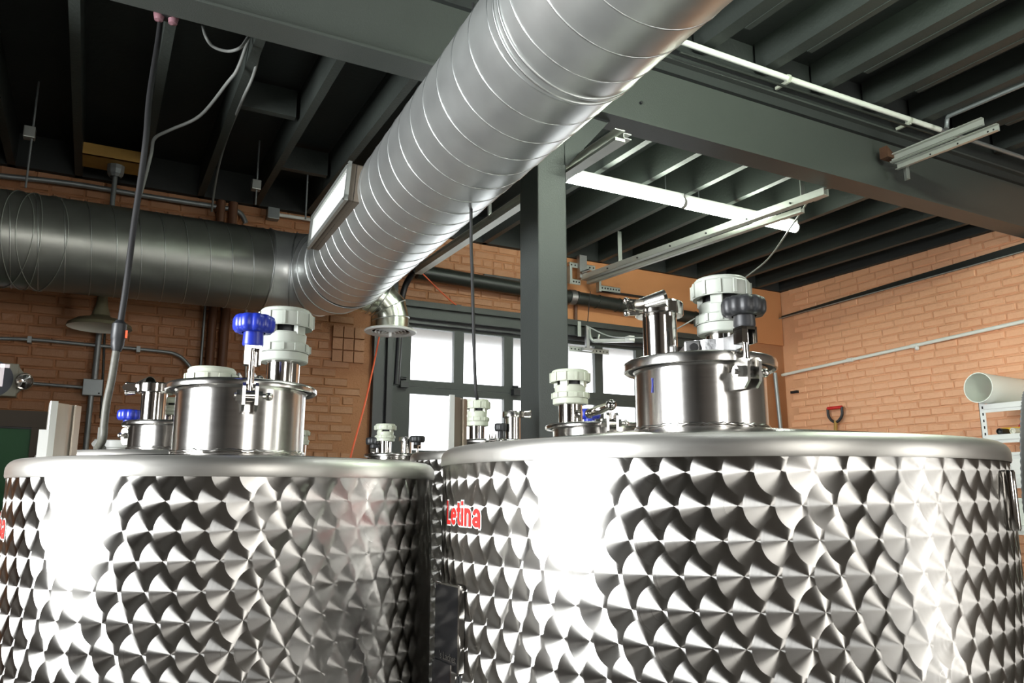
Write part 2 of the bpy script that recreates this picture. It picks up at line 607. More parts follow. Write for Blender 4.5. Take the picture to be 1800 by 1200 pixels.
# roof decks: rear bay lower than the front bay
CEIL = obj('ceiling', MB().box((XL - .3, BEAM_Y + 0.08, ZC + 0.235), (XR + .3, YB + .3, ZC + 0.33))
           .box((XL - .3, YF - .3, 4.52), (XR + .3, BEAM_Y + 0.08, 4.62))
           .box((XL - .3, BEAM_Y + .04, ZC + .235), (XR + .3, BEAM_Y + .10, 4.62)), black_deck, kind=S)
jx = [-2.65 + 0.4 * i for i in range(14) if -2.65 + 0.4 * i < 2.5] + [2.92 + 0.41 * i for i in range(10) if 2.92 + .41 * i < 6.5]
jx = [x for x in jx if x < XR - 0.1]
JOISTS = []
me_rear = None
for x in jx:
    mb = MB().box((x - .024, BEAM_Y + .092, ZC), (x + .024, YB, ZC + .235))
    obj('joist', mb, joist_mat, CEIL)
for i in range(22):
    x = -4.0 + 0.5 * i
    if x > XR:
        break
    mb = MB().box((x - .045, YF, 4.33), (x + .045, BEAM_Y + .02, 4.52))
    obj('joist', mb, joist_mat, CEIL)
    if x > 2.5:
        obj('joist_cleat', MB().box((x + .045, 2.05, 4.325), (x + .085, 2.9, 4.36)), joist_mat, CEIL)
obj('rim_board', MB().box((XL, YB - .045, ZC), (XR, YB + .01, ZC + .235)), black_deck, CEIL)
obj('rim_board', MB().box((XR - .05, BEAM_Y + .05, ZC), (XR + .01, YB, ZC + .235)), black_deck, CEIL)
obj('blocking', MB().box((0.58, 4.42, ZC + .03), (0.90, 4.47, ZC + .2)), joist_mat, CEIL)
obj('blocking', MB().box((0.96, 5.2, ZC + .03), (1.30, 5.25, ZC + .2)), joist_mat, CEIL)

# main steel beam and column
BZ0, BZ1 = 3.762, 4.225
BEAM = obj('beam', MB().box((XL, BEAM_Y + .07, BZ0 + .012), (XR, BEAM_Y + .09, BZ1 - .012)), steel_paint, kind=S)
obj('lower_flange', MB().box((XL, BEAM_Y, BZ0), (XR, BEAM_Y + .165, BZ0 + .013)), steel_paint, BEAM)
obj('upper_flange', MB().box((XL, BEAM_Y, BZ1 - .013), (XR, BEAM_Y + .165, BZ1)), steel_paint, BEAM)
obj('bolt', MB().cyl(on(1126, 181, 1, BEAM_Y + .07), on(1126, 181, 1, BEAM_Y + .07) + Vector((0, -.012, 0)), .009, 10), black_paint, BEAM)
p0, p1 = on(946.6, 560, 1, 3.27), on(998.6, 560, 1, 3.27)
cx0, cx1 = p0.x, p1.x
COLUMN = obj('column', MB().bbox((cx0, 3.27, 0), (cx1, 3.27 + 0.19, BZ0), 0.006), column_paint, kind=S)
gp, gq = on(1000, 292, 1, 3.276), on(1071, 216, 1, 3.276)
obj('gusset', MB().prism([(-.01, 0), (gq.x - cx1, 0), (0.012, gp.z - BZ0), (-.01, gp.z - BZ0)], (cx1, 3.276, BZ0), (1, 0, 0), (0, 0, 1), 0.012), column_paint, COLUMN)

# ------------------------------------------------------------------ bricks
CH, BL = 0.072, 0.207


def brick_mesh(k, mat, L=BL - .013, Hh=CH - .010, D=0.024):
    rnd = random.Random(100 + k)
    c = 0.0075
    j = lambda a: rnd.uniform(-a, a)
    V = []
    for (zz, ins) in ((0, 0), (D - c, 0), (D, c)):
        for (sx, sy) in ((-1, -1), (1, -1), (1, 1), (-1, 1)):
            V.append((sx * (L / 2 - ins) + j(.004), sy * (Hh / 2 - ins) + j(.003), zz + (j(.0035) if zz else 0)))
    F = []
    for a in (0, 4):
        for i in range(4):
            F.append((a + i, a + (i + 1) % 4, a + 4 + (i + 1) % 4, a + 4 + i))
    F.append((8, 9, 10, 11))
    me = bpy.data.meshes.new('brick')
    me.from_pydata(V, [], F)
    me.materials.append(mat)
    me.update()
    return me


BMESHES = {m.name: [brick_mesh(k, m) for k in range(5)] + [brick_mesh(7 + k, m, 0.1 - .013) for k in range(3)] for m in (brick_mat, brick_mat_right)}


def lay_bricks(wall, spots, to_world, mat, limit=300):
    """spots: (a, z, kind index, visible size); the largest in view become parts, the rest one stuff part"""
    BMESH = BMESHES[mat.name]
    spots = sorted(spots, key=lambda q: -q[3])
    rest = MB()
    for n, (a, z, k, size, sx) in enumerate(spots):
        M = to_world(a, z) @ Matrix.Scale(sx, 4, (1, 0, 0))
        if n < limit:
            o = bpy.data.objects.new('brick', BMESH[k])
            COL.objects.link(o)
            o.parent = wall
            o.matrix_local = Matrix.Translation(-ORG[wall.name]) @ M
        else:
            me = BMESH[k]
            rest.add([M @ v.co for v in me.vertices], [list(p.vertices) for p in me.polygons])
    if rest.v:
        obj('brickwork', rest, mat, wall, kind='stuff')


def proj(p):
    d = Vector(p) - CAMP
    z = d.dot(_f)
    return 900 + FPX * d.dot(_r) / z, 600 - FPX * d.dot(_u) / z, z


def courses(a0, a1, z0, z1, point, skip=None, headers=True):
    out = []
    row = 0
    z = z0
    while z + CH <= z1 + 1e-6:
        head = headers and row % 6 == 5
        step = (0.105 if head else BL)
        a = a0 + (0 if row % 2 else -step / 2)
        while a < a1:
            step = 0.105 if head else BL * random.uniform(.86, 1.10)
            c = a + step / 2 + random.uniform(-.003, .003)
            if a0 + step / 2 - .01 <= c <= a1 - step / 2 + .01:
                k = random.randrange(3) + 5 if head else random.randrange(5)
                px, py, d = proj(point(c, z + CH / 2))
                vis = 1.0 / d
                if not (-40 < px < 1840) or (skip and skip(px, py)):
                    vis *= 0.01
                out.append((c, z + CH / 2, k, vis, 1.0 if head else (step - .012) / (BL - .013)))
            a += step
        z += CH
        row += 1
    return out


def MW_right(a, z):
    M = Matrix(((0, 0, -1, XR + .012), (1, 0, 0, a), (0, 1, 0, z), (0, 0, 0, 1)))
    M = M @ Matrix.Rotation(random.uniform(-.006, .006), 4, 'Z')
    return M @ Matrix.Translation((0, 0, random.uniform(-.0175, -.0105)))


def MW_back(a, z):
    M = Matrix(((1, 0, 0, a), (0, 0, -1, YB + .012), (0, 1, 0, z), (0, 0, 0, 1)))
    M = M @ Matrix.Rotation(random.uniform(-.006, .006), 4, 'Z')
    return M @ Matrix.Translation((0, 0, random.uniform(-.019, -.0125)))


ZT = ZC + .01
gx_door = on(73, 745, 1, YB).x + .13
zr0 = ZT - 26 * CH
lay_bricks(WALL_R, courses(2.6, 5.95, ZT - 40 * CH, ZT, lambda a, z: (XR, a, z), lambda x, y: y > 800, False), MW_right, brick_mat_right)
hid = lambda x, y: (x < 545 and 335 + .12 * x < y < 500 + .07 * x) or y > 800
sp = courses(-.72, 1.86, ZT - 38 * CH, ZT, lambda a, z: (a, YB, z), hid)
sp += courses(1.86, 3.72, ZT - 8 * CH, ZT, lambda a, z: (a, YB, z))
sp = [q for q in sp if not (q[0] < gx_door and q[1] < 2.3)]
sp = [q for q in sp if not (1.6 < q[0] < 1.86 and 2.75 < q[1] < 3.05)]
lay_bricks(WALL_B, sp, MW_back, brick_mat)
obj('plaster_panel', MB().box((3.72, YB - .010, DZ1 + .12), (XR, YB + .014, ZC)), plaster_mat, WALL_B)
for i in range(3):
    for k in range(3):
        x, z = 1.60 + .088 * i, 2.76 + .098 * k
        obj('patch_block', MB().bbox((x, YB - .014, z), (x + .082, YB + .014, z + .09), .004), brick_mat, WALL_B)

# ------------------------------------------------------------------ overhead door with glazed sections
DOOR = obj('door_1', MB().box((DX0 + .02, YB + .10, 0.02), (DX1 - .02, YB + .135, 2.086 - .02)), door_paint, kind=S)
PX0, PP, PWID = 2.293, 0.4875, 0.396
PN = 7
rowsz = [(2.672, 3.118), (2.09, 2.556)]
obj('rail', MB().box((DX0 + .02, YB + .085, 3.118), (DX1 - .02, YB + .135, DZ1 - .005)), door_paint, DOOR)
obj('rail', MB().box((DX0 + .02, YB + .085, 2.556), (DX1 - .02, YB + .135, 2.612)), door_paint, DOOR)
obj('rail', MB().box((DX0 + .02, YB + .085, 2.615), (DX1 - .02, YB + .135, 2.672)), door_paint, DOOR)
obj('rail', MB().box((DX0 + .02, YB + .085, 2.03), (DX1 - .02, YB + .135, 2.09)), door_paint, DOOR)
for (z0, z1) in rowsz:
    edges = [DX0 + .02] + sum([[PX0 + PP * k, PX0 + PP * k + PWID] for k in range(PN)], []) + [DX1 - .02]
    for a, b in zip(edges[::2], edges[1::2]):
        if b - a > .005:
            obj('stile', MB().box((a, YB + .085, z0), (b, YB + .135, z1)), door_paint, DOOR)
    for k in range(PN):
        x = PX0 + PP * k
        obj('pane', MB().add([(x, YB + .115, z0), (x + PWID, YB + .115, z0), (x + PWID, YB + .115, z1), (x, YB + .115, z1)], [(0, 1, 2, 3)]), pane_mat, DOOR)
for (px, py) in ((708, 676), (905, 690)):
    c = on(px, py, 1, YB + .07)
    obj('hinge_roller', MB().box((c.x - .03, YB + .03, c.z - .025), (c.x + .04, YB + .086, c.z + .025)).cyl((c.x - .03, YB + .05, c.z + .05), (c.x + .02, YB + .05, c.z + .05), .012, 10), black_paint, DOOR)
HEAD = obj('trim_1', MB().box((1.95, YB - .03, DZ1 - .02), (5.9, YB + .05, DZ1 + .115)).box((1.95, YB - .07, DZ1 + .065), (5.9, YB + .02, DZ1 + .115)), door_paint, kind=S)
obj('trim_2', MB().box((1.93, YB - .05, 0), (2.045, YB + .1, DZ1 + .0)).box((2.03, YB - .09, 0), (2.075, YB + .1, DZ1 - .02)), black_paint, kind=S)
obj('trim_3', MB().box((DX1 - .02, YB - .05, 0), (DX1 + .12, YB + .1, DZ1)), black_paint, kind=S)
obj('weather_strip', MB().box((2.08, YB + .03, DZ1 - .055), (DX1, YB + .08, DZ1 - .02)), black_paint, HEAD)

# outside: ground, canopy
obj('ground', MB().box((-8, YB + .3, -.2), (16, 22, -.02)), asphalt, kind=S)
obj('canopy', MB().box((-1, YB + .3, 3.32), (10, 8.0, 3.42)), canopy_mat, kind=S)

# ------------------------------------------------------------------ tanks


def frame_at(c, p):
    o = Vector((p[0] - c[0], p[1] - c[1], 0)).normalized()
    return o, Vector((-o.y, o.x, 0))


def knob_mesh(c, z0, z1, r, stem_r, stem_z0, lobes=10):
    mb = MB()
    n = lobes * 6
    prof = [(0.55, 0.0), (0.86, .02), (0.97, .18), (1.0, .35), (1.0, .72), (.95, .9), (.82, 1.0), (.0001, 1.0)]
    V, F = [], []
    h = z1 - z0
    for (q, t) in prof:
        for k in range(n):
            a = 2 * PI * k / n
            cut = 1 - 0.11 * (max(0, math.cos(a * lobes)) ** 1.5) * (1 if q > .8 else 0)
            V.append((c[0] + math.cos(a) * r * q * cut, c[1] + math.sin(a) * r * q * cut, z0 + h * t))
    for i in range(len(prof) - 1):
        for k in range(n):
            F.append((i * n + k, i * n + (k + 1) % n, (i + 1) * n + (k + 1) % n, (i + 1) * n + k))
    mb.add(V, F, True)
    mb.lathe([(stem_r * .92, stem_z0), (stem_r, stem_z0 + .004), (stem_r * .95, z0 + .002), (stem_r * 1.15, z0 + .01)], (c[0], c[1], 0), 28)
    mb.add([(c[0] + stem_r * .92 * math.cos(2 * PI * k / 28), c[1] + stem_r * .92 * math.sin(2 * PI * k / 28), stem_z0) for k in range(28)], [tuple(range(28))[::-1]])
    return mb


def hexa(mb, a, b, r):
    return mb.lathe([(.0001, 0), (r, 0), (r, (Vector(b) - Vector(a)).length), (.0001, (Vector(b) - Vector(a)).length)], a, 6, Vector(b) - Vector(a), smooth=False)


def clamp(parent, c, rn, p, zlid, knob_mat, sc=1.0, hk=1.0, knob=True, plate=1.0):
    """swing-bolt closing clamp standing at plan position p; zlid = underside of the lid"""
    o, t = frame_at(c, p)
    rr = math.hypot(p[0] - c[0], p[1] - c[1])
    P = lambda ro, tt, z: Vector((c[0], c[1], 0)) + o * ro + t * tt + Vector((0, 0, zlid + z))
    mb = MB()
    for s_ in (-1, 1):
        poly = [(rn - rr - .002, -.058 * sc), (.006 * plate, -.058 * sc), (.016 * plate, -.046 * sc), (.018 * plate, -.008 * sc), (.012 * plate, .0), (-.006 * plate, .0), (-.012 * plate, -.008 * sc), (-.012 * plate, -.022 * sc), (rn - rr - .002, -.024 * sc)]
        mb.prism(poly, P(rr, s_ * .0125 * sc, 0), o, Vector((0, 0, 1)), .006 * sc)
    mb.prism([(rn - rr - .002, -.056 * sc), (rn - rr + .004, -.056 * sc), (rn - rr + .004, -.026 * sc), (rn - rr - .002, -.026 * sc)], P(rr, 0, 0), o, Vector((0, 0, 1)), .026 * sc)
    br = obj('clamp_bracket', mb, satin, parent)
    b = MB()
    zb = -.026 * sc
    b.cyl(P(rr, -.03 * sc, zb), P(rr, .036 * sc, zb), .0055 * sc, 12)
    hexa(b, P(rr, -.026 * sc, zb), P(rr, -.0155 * sc, zb), .0125 * sc)
    hexa(b, P(rr, .0155 * sc, zb), P(rr, .025 * sc, zb), .0115 * sc)
    b.sphere(P(rr, .038 * sc, zb), .009 * sc, 12)
    obj('clamp_bolt', b, satin, br)
    r_ = MB().cyl(P(rr, 0, -.028 * sc), P(rr, 0, .08 * hk if knob else .004), .0066 * sc, 14).cyl(P(rr, -.009 * sc, zb), P(rr, .009 * sc, zb), .0125 * sc, 16)
    obj('swing_rod', r_, polished, br)
    if knob:
        k = MB()
        w, d, th = .0165 * sc, .015 * sc, .004
        z0, z1 = .037 * hk, .077 * hk
        M = Matrix.Translation(P(rr, 0, 0)) @ Matrix(((o.x, t.x, 0, 0), (o.y, t.y, 0, 0), (0, 0, 1, 0), (0, 0, 0, 1)))
        k.box((-d, -w, z0), (d, -w + .012 * sc, z1), M).box((-d, w - th, z0), (d, w, z1), M).box((-d, -w, z1 - .006), (d, w, z1), M).box((-d, -w, z0), (-d + .005, w, z1), M)
        obj('nut_block', k, polished, br)
        obj('knob', knob_mesh(P(rr, 0, 0), zlid + .105 * hk, zlid + .105 * hk + .036 * sc, .0425 * sc, .021 * sc, zlid + .077 * hk), knob_mat, br)
    return br


def relief_valve(parent, p, z0, z1, sc=1.0, mat=None, steel_h=None):
    """pale plastic pressure valve on a steel stub; z0 = foot on the lid, z1 = top of the valve"""
    mat = mat or grey_valve
    Hh = z1 - z0
    st = steel_h if steel_h is not None else Hh * .36
    c = Vector((p[0], p[1], 0))
    st_o = obj('valve_stub', MB().lathe([(.037 * sc, z0 - .004), (.037 * sc, z0 + st + .01)], c, 32), polished, parent)
    hv = Hh - st
    zz = lambda q: z0 + st + hv * q
    body = MB().lathe([(.038 * sc, zz(0)), (.052 * sc, zz(0)), (.0545 * sc, zz(.02)), (.0545 * sc, zz(.16)), (.05 * sc, zz(.18)), (.05 * sc, zz(.30)),
                       (.047 * sc, zz(.33)), (.049 * sc, zz(.52)), (.046 * sc, zz(.55)), (.0001, zz(.56))], c, 40)
    b = obj('valve_body', body, mat, st_o)
    for k in range(4):
        a = k * PI / 2 + .6
        e = Vector((math.cos(a), math.sin(a), 0))
        body2 = MB().box((-.012 * sc, -.006 * sc, zz(.5)), (.012 * sc, .006 * sc, zz(.70)), Matrix.Translation(c + e * .044 * sc) @ Matrix.Rotation(a + PI / 2, 4, 'Z'))
        obj('valve_post', body2, mat, st_o)
    obj('valve_core', MB().lathe([(.034 * sc, zz(.5)), (.034 * sc, zz(.7))], c, 24), black_plastic, st_o)
    for nm, ra, q0, q1, nr in (('lower_nut', .0575, .17, .34, 12), ('upper_nut', .0625, .64, .92, 12)):
        mb = MB().lathe([(.046 * sc, zz(q0) + .003), (ra * sc * .97, zz(q0)), (ra * sc, zz(q0) + .003), (ra * sc, zz(q1) - .004), (ra * .95 * sc, zz(q1)), (.05 * sc, zz(q1))], c, 48)
        for k in range(nr):
            a = 2 * PI * k / nr + .25
            M = Matrix.Translation(c) @ Matrix.Rotation(a, 4, 'Z')
            mb.box((ra * sc - .004, -.0035 * sc, zz(q0) + .002), (ra * sc + .0028 * sc, .0035 * sc, zz(q1) - .003), M)
        obj(nm, mb, mat, st_o)
    obj('valve_cap', MB().lathe([(.057 * sc, zz(.88)), (.0565 * sc, zz(.96)), (.053 * sc, zz(.99)), (.04 * sc, zz(1.0)), (.0001, zz(1.0))], c, 40), mat, st_o)
    return st_o


def ferrule(parent, p, z0, z1, sc=1.0, clamp_az=2.6, sleeve=True, mat=None):
    """steel stub with a hinged sanitary clamp round its flange"""
    mat = mat or polished
    c = Vector((p[0], p[1], 0))
    r = .037 * sc
    ch = .030 * sc
    st = obj('ferrule_stub', MB().lathe([(r, z0 - .004), (r, z1 - ch), (r * 1.25, z1 - ch * .8)], c, 32).lathe([(r * .9, z1 - .004), (.0001, z1 - .003)], c, 32), mat, parent)
    mb = MB().lathe([(r * 1.02, z1 - ch), (r * 1.36, z1 - ch), (r * 1.42, z1 - ch * .9), (r * 1.42, z1 - .004), (r * 1.34, z1), (r * .9, z1)], c, 40)
    e = Vector((math.cos(clamp_az), math.sin(clamp_az), 0))
    t = Vector((-e.y, e.x, 0))
    zc = Vector((0, 0, z1 - ch / 2))
    for s_ in (-1, 1):
        mb.prism([(0, -ch * .42), (r * 1.0, -ch * .34), (r * 1.15, 0), (r * 1.0, ch * .34), (0, ch * .42)], c + e * r * 1.30 + t * s_ * r * .22 + zc, e, Vector((0, 0, 1)), .006 * sc)
    cl = obj('clamp_ring', mb, mat, st)
    pn = MB()
    for dz in (-.3, .3):
        pn.cyl(c + e * r * 1.5 + zc + Vector((0, 0, dz * ch * 1.3)) - t * .012 * sc, c + e * r * 2.15 + zc + Vector((0, 0, dz * ch * 1.5)) - t * .02 * sc, .006 * sc, 12)
        pn.sphere(c + e * r * 2.18 + zc + Vector((0, 0, dz * ch * 1.5)) - t * .02 * sc, .0075 * sc, 10)
    pn.cyl(c + e * r * 1.4 + zc, c + e * r * 2.0 + zc, .007 * sc, 12)
    obj('clamp_pin', pn, mat, st)
    if sleeve:
        a = c + e * r * 1.45 + zc - t * .01 * sc + Vector((0, 0, .004))
        d = (Vector((_r.x, _r.y, 0)) * .85 - _fh * .42 + Vector((0, 0, .16))).normalized()
        s2 = MB().lathe([(.010 * sc, -.01), (.014 * sc, 0), (.0195 * sc, .062 * sc), (.0175 * sc, .062 * sc), (.010 * sc, .01)], a, 24, d)
        obj('wing_sleeve', s2, satin, st)
    return st


def tank(label, px, D, R, zrim, zneck, zlid, rn=.138, rl=.162, slope=0.0, cap=.036, mat=None, lip=.011):
    az = math.atan((px - 900) / 1395.0) + YAW
    c = (D * math.sin(az), D * math.cos(az))
    T = thing('wine_tank', label, 'tank', (c[0], c[1], 0), 'stainless steel tanks with manway hatches')
    cc = Vector((c[0], c[1], 0))
    obj('shell', MB().lathe([(R, 0.0), (R, zrim - cap + .004)], cc, 128), mat or perlage('circle_polished_steel', R, slope=slope), T, origin=(c[0], c[1], 0))
    q = .022
    prof = [(R + .0025, zrim - cap), (R + .004, zrim - cap + .004), (R + .004, zrim - q)]
    for i in range(1, 7):
        a = PI / 2 * i / 6
        prof.append((R + .004 - q + q * math.cos(a), zrim - q + q * math.sin(a)))
    obj('rim_band', MB().lathe(prof, cc, 128), brushed, T)
    rr = R + .004 - q
    obj('cone_top', MB().lathe([(rr, zrim), (rr - .012, zrim - .002), (rr - .02, zrim + .002), (rn + .03, zneck - .004), (rn, zneck)], cc, 96), satin, T)
    obj('manway_neck', MB().lathe([(rn, zneck - .02), (rn, zlid - .004), (rn + .004, zlid)], cc, 96), brushed_neck, T)
    wb = MB()
    n = 110
    wb.tube([cc + Vector((math.cos(2 * PI * k / n) * (rn + .001), math.sin(2 * PI * k / n) * (rn + .001), zneck + .004 + random.uniform(-.002, .002))) for k in range(n + 1)],
            [random.uniform(.002, .0042) for k in range(n + 1)], 6)
    obj('weld_bead', wb, satin, T)
    obj('gasket', MB().lathe([(rn - .01, zlid + .002), (rn + .014, zlid + .002), (rn + .014, zlid + .007), (rn - .01, zlid + .008)], cc, 72), rubber, T)
    obj('lid', MB().lathe([(rn - .02, zlid + .006), (rn + .006, zlid + .006), (rl - .008, zlid + .001), (rl - .003, zlid - .002), (rl, zlid), (rl + .001, zlid + lip * .6), (rl - .001, zlid + lip), (rl - .006, zlid + lip + .003),
                           (rl - .03, zlid + lip + .004), (.06, zlid + lip + .010), (.0001, zlid + lip + .011)], cc, 96), satin, T)
    return T, c, zlid + lip + .004


brushed_neck = metal_mat('brushed_neck_steel', (0.56, 0.545, 0.52, 1), 0.25, 0.7, (1, 1, 16), 0.05, 0.04, 10)


def zat(px, py, dist):
    return hp(px, py, dist).z


def plan(px, dist):
    p = hp(px, 800, dist)
    return (p.x, p.y)


# --- left front tank
TL, cL, topL = tank('front left steel tank, blue clamp knob and pale grey valve on its hatch', 415, 1.85, .43, zat(415, 800, 1.43), zat(415, 795, 1.71), zat(415, 674, 1.69))
zlL = zat(415, 674, 1.69)
clamp(TL, cL, .138, plan(432, 1.675), zlL, blue_plastic, 1.0, 1.0)
relief_valve(TL, plan(489, 1.88), topL, zat(493, 545, 1.88), 1.02, grey_valve, .062)
c = Vector((*plan(362, 1.84), 0))
sc_ = MB().lathe([(.056, topL), (.056, topL + .020), (.051, topL + .023), (.051, topL + .030), (.047, topL + .035), (.0001, topL + .037)], c, 44)
for k in range(12):
    sc_.box((.053, -.0035, topL + .001), (.0585, .0035, topL + .019), Matrix.Translation(c) @ Matrix.Rotation(2 * PI * k / 12 + .2, 4, 'Z'))
obj('screw_cap', sc_, cream_valve, TL)
hg = MB()
hb = Vector((*plan(425, 1.93), topL))
for dx in (-.018, .018):
    hg.prism([(-.02, -.004), (.02, -.004), (.014, .035), (-.006, .042)], hb + _r * dx, _fh, Vector((0, 0, 1)), .005)
h_o = obj('lid_hinge', hg, satin, TL)
hb2 = MB()
hexa(hb2, hb + _r * -.034 + Vector((0, 0, .026)), hb + _r * -.021 + Vector((0, 0, .026)), .014)
hb2.cyl(hb + _r * -.03 + Vector((0, 0, .026)), hb + _r * .03 + Vector((0, 0, .026)), .006, 12).sphere(hb + _r * .03 + Vector((0, 0, .026)), .011)
obj('hinge_bolt', hb2, satin, h_o)


def gauge(parent, px0, px1, dist, ytop, sub=True):
    """folded steel level-gauge guard standing behind the rim"""
    a, b = hp(px0, 800, dist), hp(px1, 800, dist + .028)
    a.z = b.z = 0
    e = (b - a).normalized()
    w = (b - a).length
    n = Vector((-e.y, e.x, 0))
    if n.dot(_fh) > 0:
        n = -n          # towards the photographer
    z1 = zat(px0, ytop, dist)
    mb = MB()
    poly = [(0, 0), (w * .17, -.012), (w * .19, -.012), (w * .56, .002), (w * .58, .010), (w * .79, .020), (w * .81, .014), (w, .022), (w, .026), (w * .82, .019), (w * .80, .025), (w * .57, .014), (w * .55, .006), (w * .19, -.007), (w * .02, .004)]
    V = []
    for z in (.3, z1):
        V += [a + e * p[0] - n * p[1] + Vector((0, 0, z)) for p in poly]
    k = len(poly)
    mb.add(V, [(i, (i + 1) % k, k + (i + 1) % k, k + i) for i in range(k)] + [tuple(range(k))[::-1], tuple(range(k, 2 * k))])
    g = obj('gauge_channel', mb, brushed_dull, parent)
    mb = MB()
    M = Matrix(((e.x, n.x, 0, a.x), (e.y, n.y, 0, a.y), (0, 0, 1, 0), (0, 0, 0, 1)))
    mb.box((-.002, .013, .3), (w * .16, .02, z1 + .003), M)
    obj('gauge_plate', mb, white_paint, g)
    return g


gauge(TL, 76, 141, 2.16, 707)
e0 = hp(64, 800, 2.15)
obj('gauge_bracket', MB().box((e0.x, e0.y - .01, .3), (e0.x + .02, e0.y + .01, zat(66, 755, 2.15))), white_paint, TL)

# --- right front tank
TR, cR, topR = tank('front right steel tank, black clamp knob and steel strap on its hatch', 1238.5, 1.72, .55, zat(1238, 758, 1.17), zat(1238, 748, 1.58), zat(1238, 632, 1.557), lip=.018, slope=-.012)
zlR = zat(1238, 632, 1.557)
clamp(TR, cR, .138, plan(1322, 1.565), zlR, black_plastic, 1.02, .80, plate=1.5)
relief_valve(TR, plan(1282, 1.745), topR, zat(1282, 491, 1.745), 1.02, grey_valve, .062)
ferrule(TR, plan(1168, 1.70), topR, zat(1168, 533, 1.70), 1.0, PI + .15)
yk = [Vector((*plan(1190, 1.83), 0)), Vector((*plan(1222, 1.68), 0)), Vector((*plan(1245, 1.66), 0)), Vector((*plan(1283, 1.65), 0)), Vector((*plan(1308, 1.60), 0)), Vector((*plan(1318, 1.575), 0))]
yp = smooth_path(yk, 8)
mb = MB()
for k, p in enumerate(yp):
    d = (yp[min(k + 1, len(yp) - 1)] - yp[max(k - 1, 0)]).normalized()
    n = Vector((-d.y, d.x, 0)) * .003
    hgt = .034 if k > 6 else .022 + .012 * k / 6
    mb.v += [p + n + Vector((0, 0, topR + .003)), p + n + Vector((0, 0, topR + .003 + hgt)), p - n + Vector((0, 0, topR + .003 + hgt)), p - n + Vector((0, 0, topR + .003))]
for k in range(len(yp) - 1):
    for i in range(4):
        mb.f.append([4 * k + i, 4 * k + (i + 1) % 4, 4 * k + 4 + (i + 1) % 4, 4 * k + 4 + i])
        mb.sm.append(False)
yo = obj('lid_strap', mb, cast_steel, TR)
mb = MB()
mb.bbox((-.016, -.014, topR + .002), (.016, .014, topR + .036), .004, Matrix.Translation(yk[1] - _fh * .012) @ Matrix.Rotation(-.7, 4, 'Z'))
so = obj('strap_pivot', mb, cast_steel, yo)
obj('pivot_bolt', MB().cyl(yk[1] - _fh * .026 + Vector((0, 0, topR + .02)), yk[1] - _fh * .034 + Vector((0, 0, topR + .02)), .009, 12), rubber, yo)
gauge(TR, 785, 827, 1.93, 697)
mk = [on_tank(1147, y, cR, .1387) for y in (664, 672, 680, 690)]
obj('pen_mark', MB().tube(smooth_path([m_ + Vector((-.001 * abs(i - 1.5), 0, 0)) for i, m_ in enumerate(mk)]), .0013, 6), blue_plastic, TR)
# side handle on the right flank
pa = on_tank(1768, 880, cR, .55)
ha = Vector((pa.x - cR[0], pa.y - cR[1], 0)).normalized()
hx = Vector((cR[0], cR[1], 0)) + ha * .557
dh = math.hypot(pa.x, pa.y)
mb = MB().lathe([(.0001, zat(1768, 932, dh)), (.009, zat(1768, 932, dh)), (.0105, zat(1768, 928, dh)), (.0105, zat(1764, 830, dh)), (.009, zat(1764, 826, dh)), (.0001, zat(1764, 826, dh))], hx, 20)
obj('side_rod', mb, polished, TR)
obj('sheet_seam', MB().prism([(-.002, -.006), (.0035, -.006), (.0035, .006), (-.002, .006)], Vector((cR[0], cR[1], 1.15)) + Vector((math.cos(R_(-3)), math.sin(R_(-3)), 0)) * .549, Vector((math.cos(R_(-3)), math.sin(R_(-3)), 0)), Vector((0, 1, 0)), 1.2), satin, TR)


# logos: red word on a pale outline, wrapped on the shell; every letter a set of broad strokes
def arc(cx, cy, rx, ry, a0, a1, n=14):
    return [(cx + rx * math.cos(R_(a0 + (a1 - a0) * k / n)), cy + ry * math.sin(R_(a0 + (a1 - a0) * k / n))) for k in range(n + 1)]


GLYPHS = {
    'L': ([[(.14, 0), (.14, 1.38)], [(.14, .13), (.74, .13)]], .84),
    'e': ([[(.16, .53), (.76, .53)], arc(.45, .5, .31, .36, 0, 318, 22)], .93),
    't': ([[(.27, 1.28), (.27, .3), (.33, .16), (.45, .13), (.52, .13)], [(.03, .88), (.52, .88)]], .62),
    'i': ([[(.14, 0), (.14, 1.0)], [(.14, 1.14), (.14, 1.38)]], .40),
    'n': ([[(.14, 0), (.14, 1.0)], arc(.38, .6, .24, .27, 178, 0, 12) + [(.62, 0)]], .88),
    'a': ([arc(.40, .62, .24, .25, 165, 0, 12) + [(.64, 0)], arc(.38, .28, .24, .165, 0, 360, 18), [(.64, .05), (.72, .05)]], .80),
}


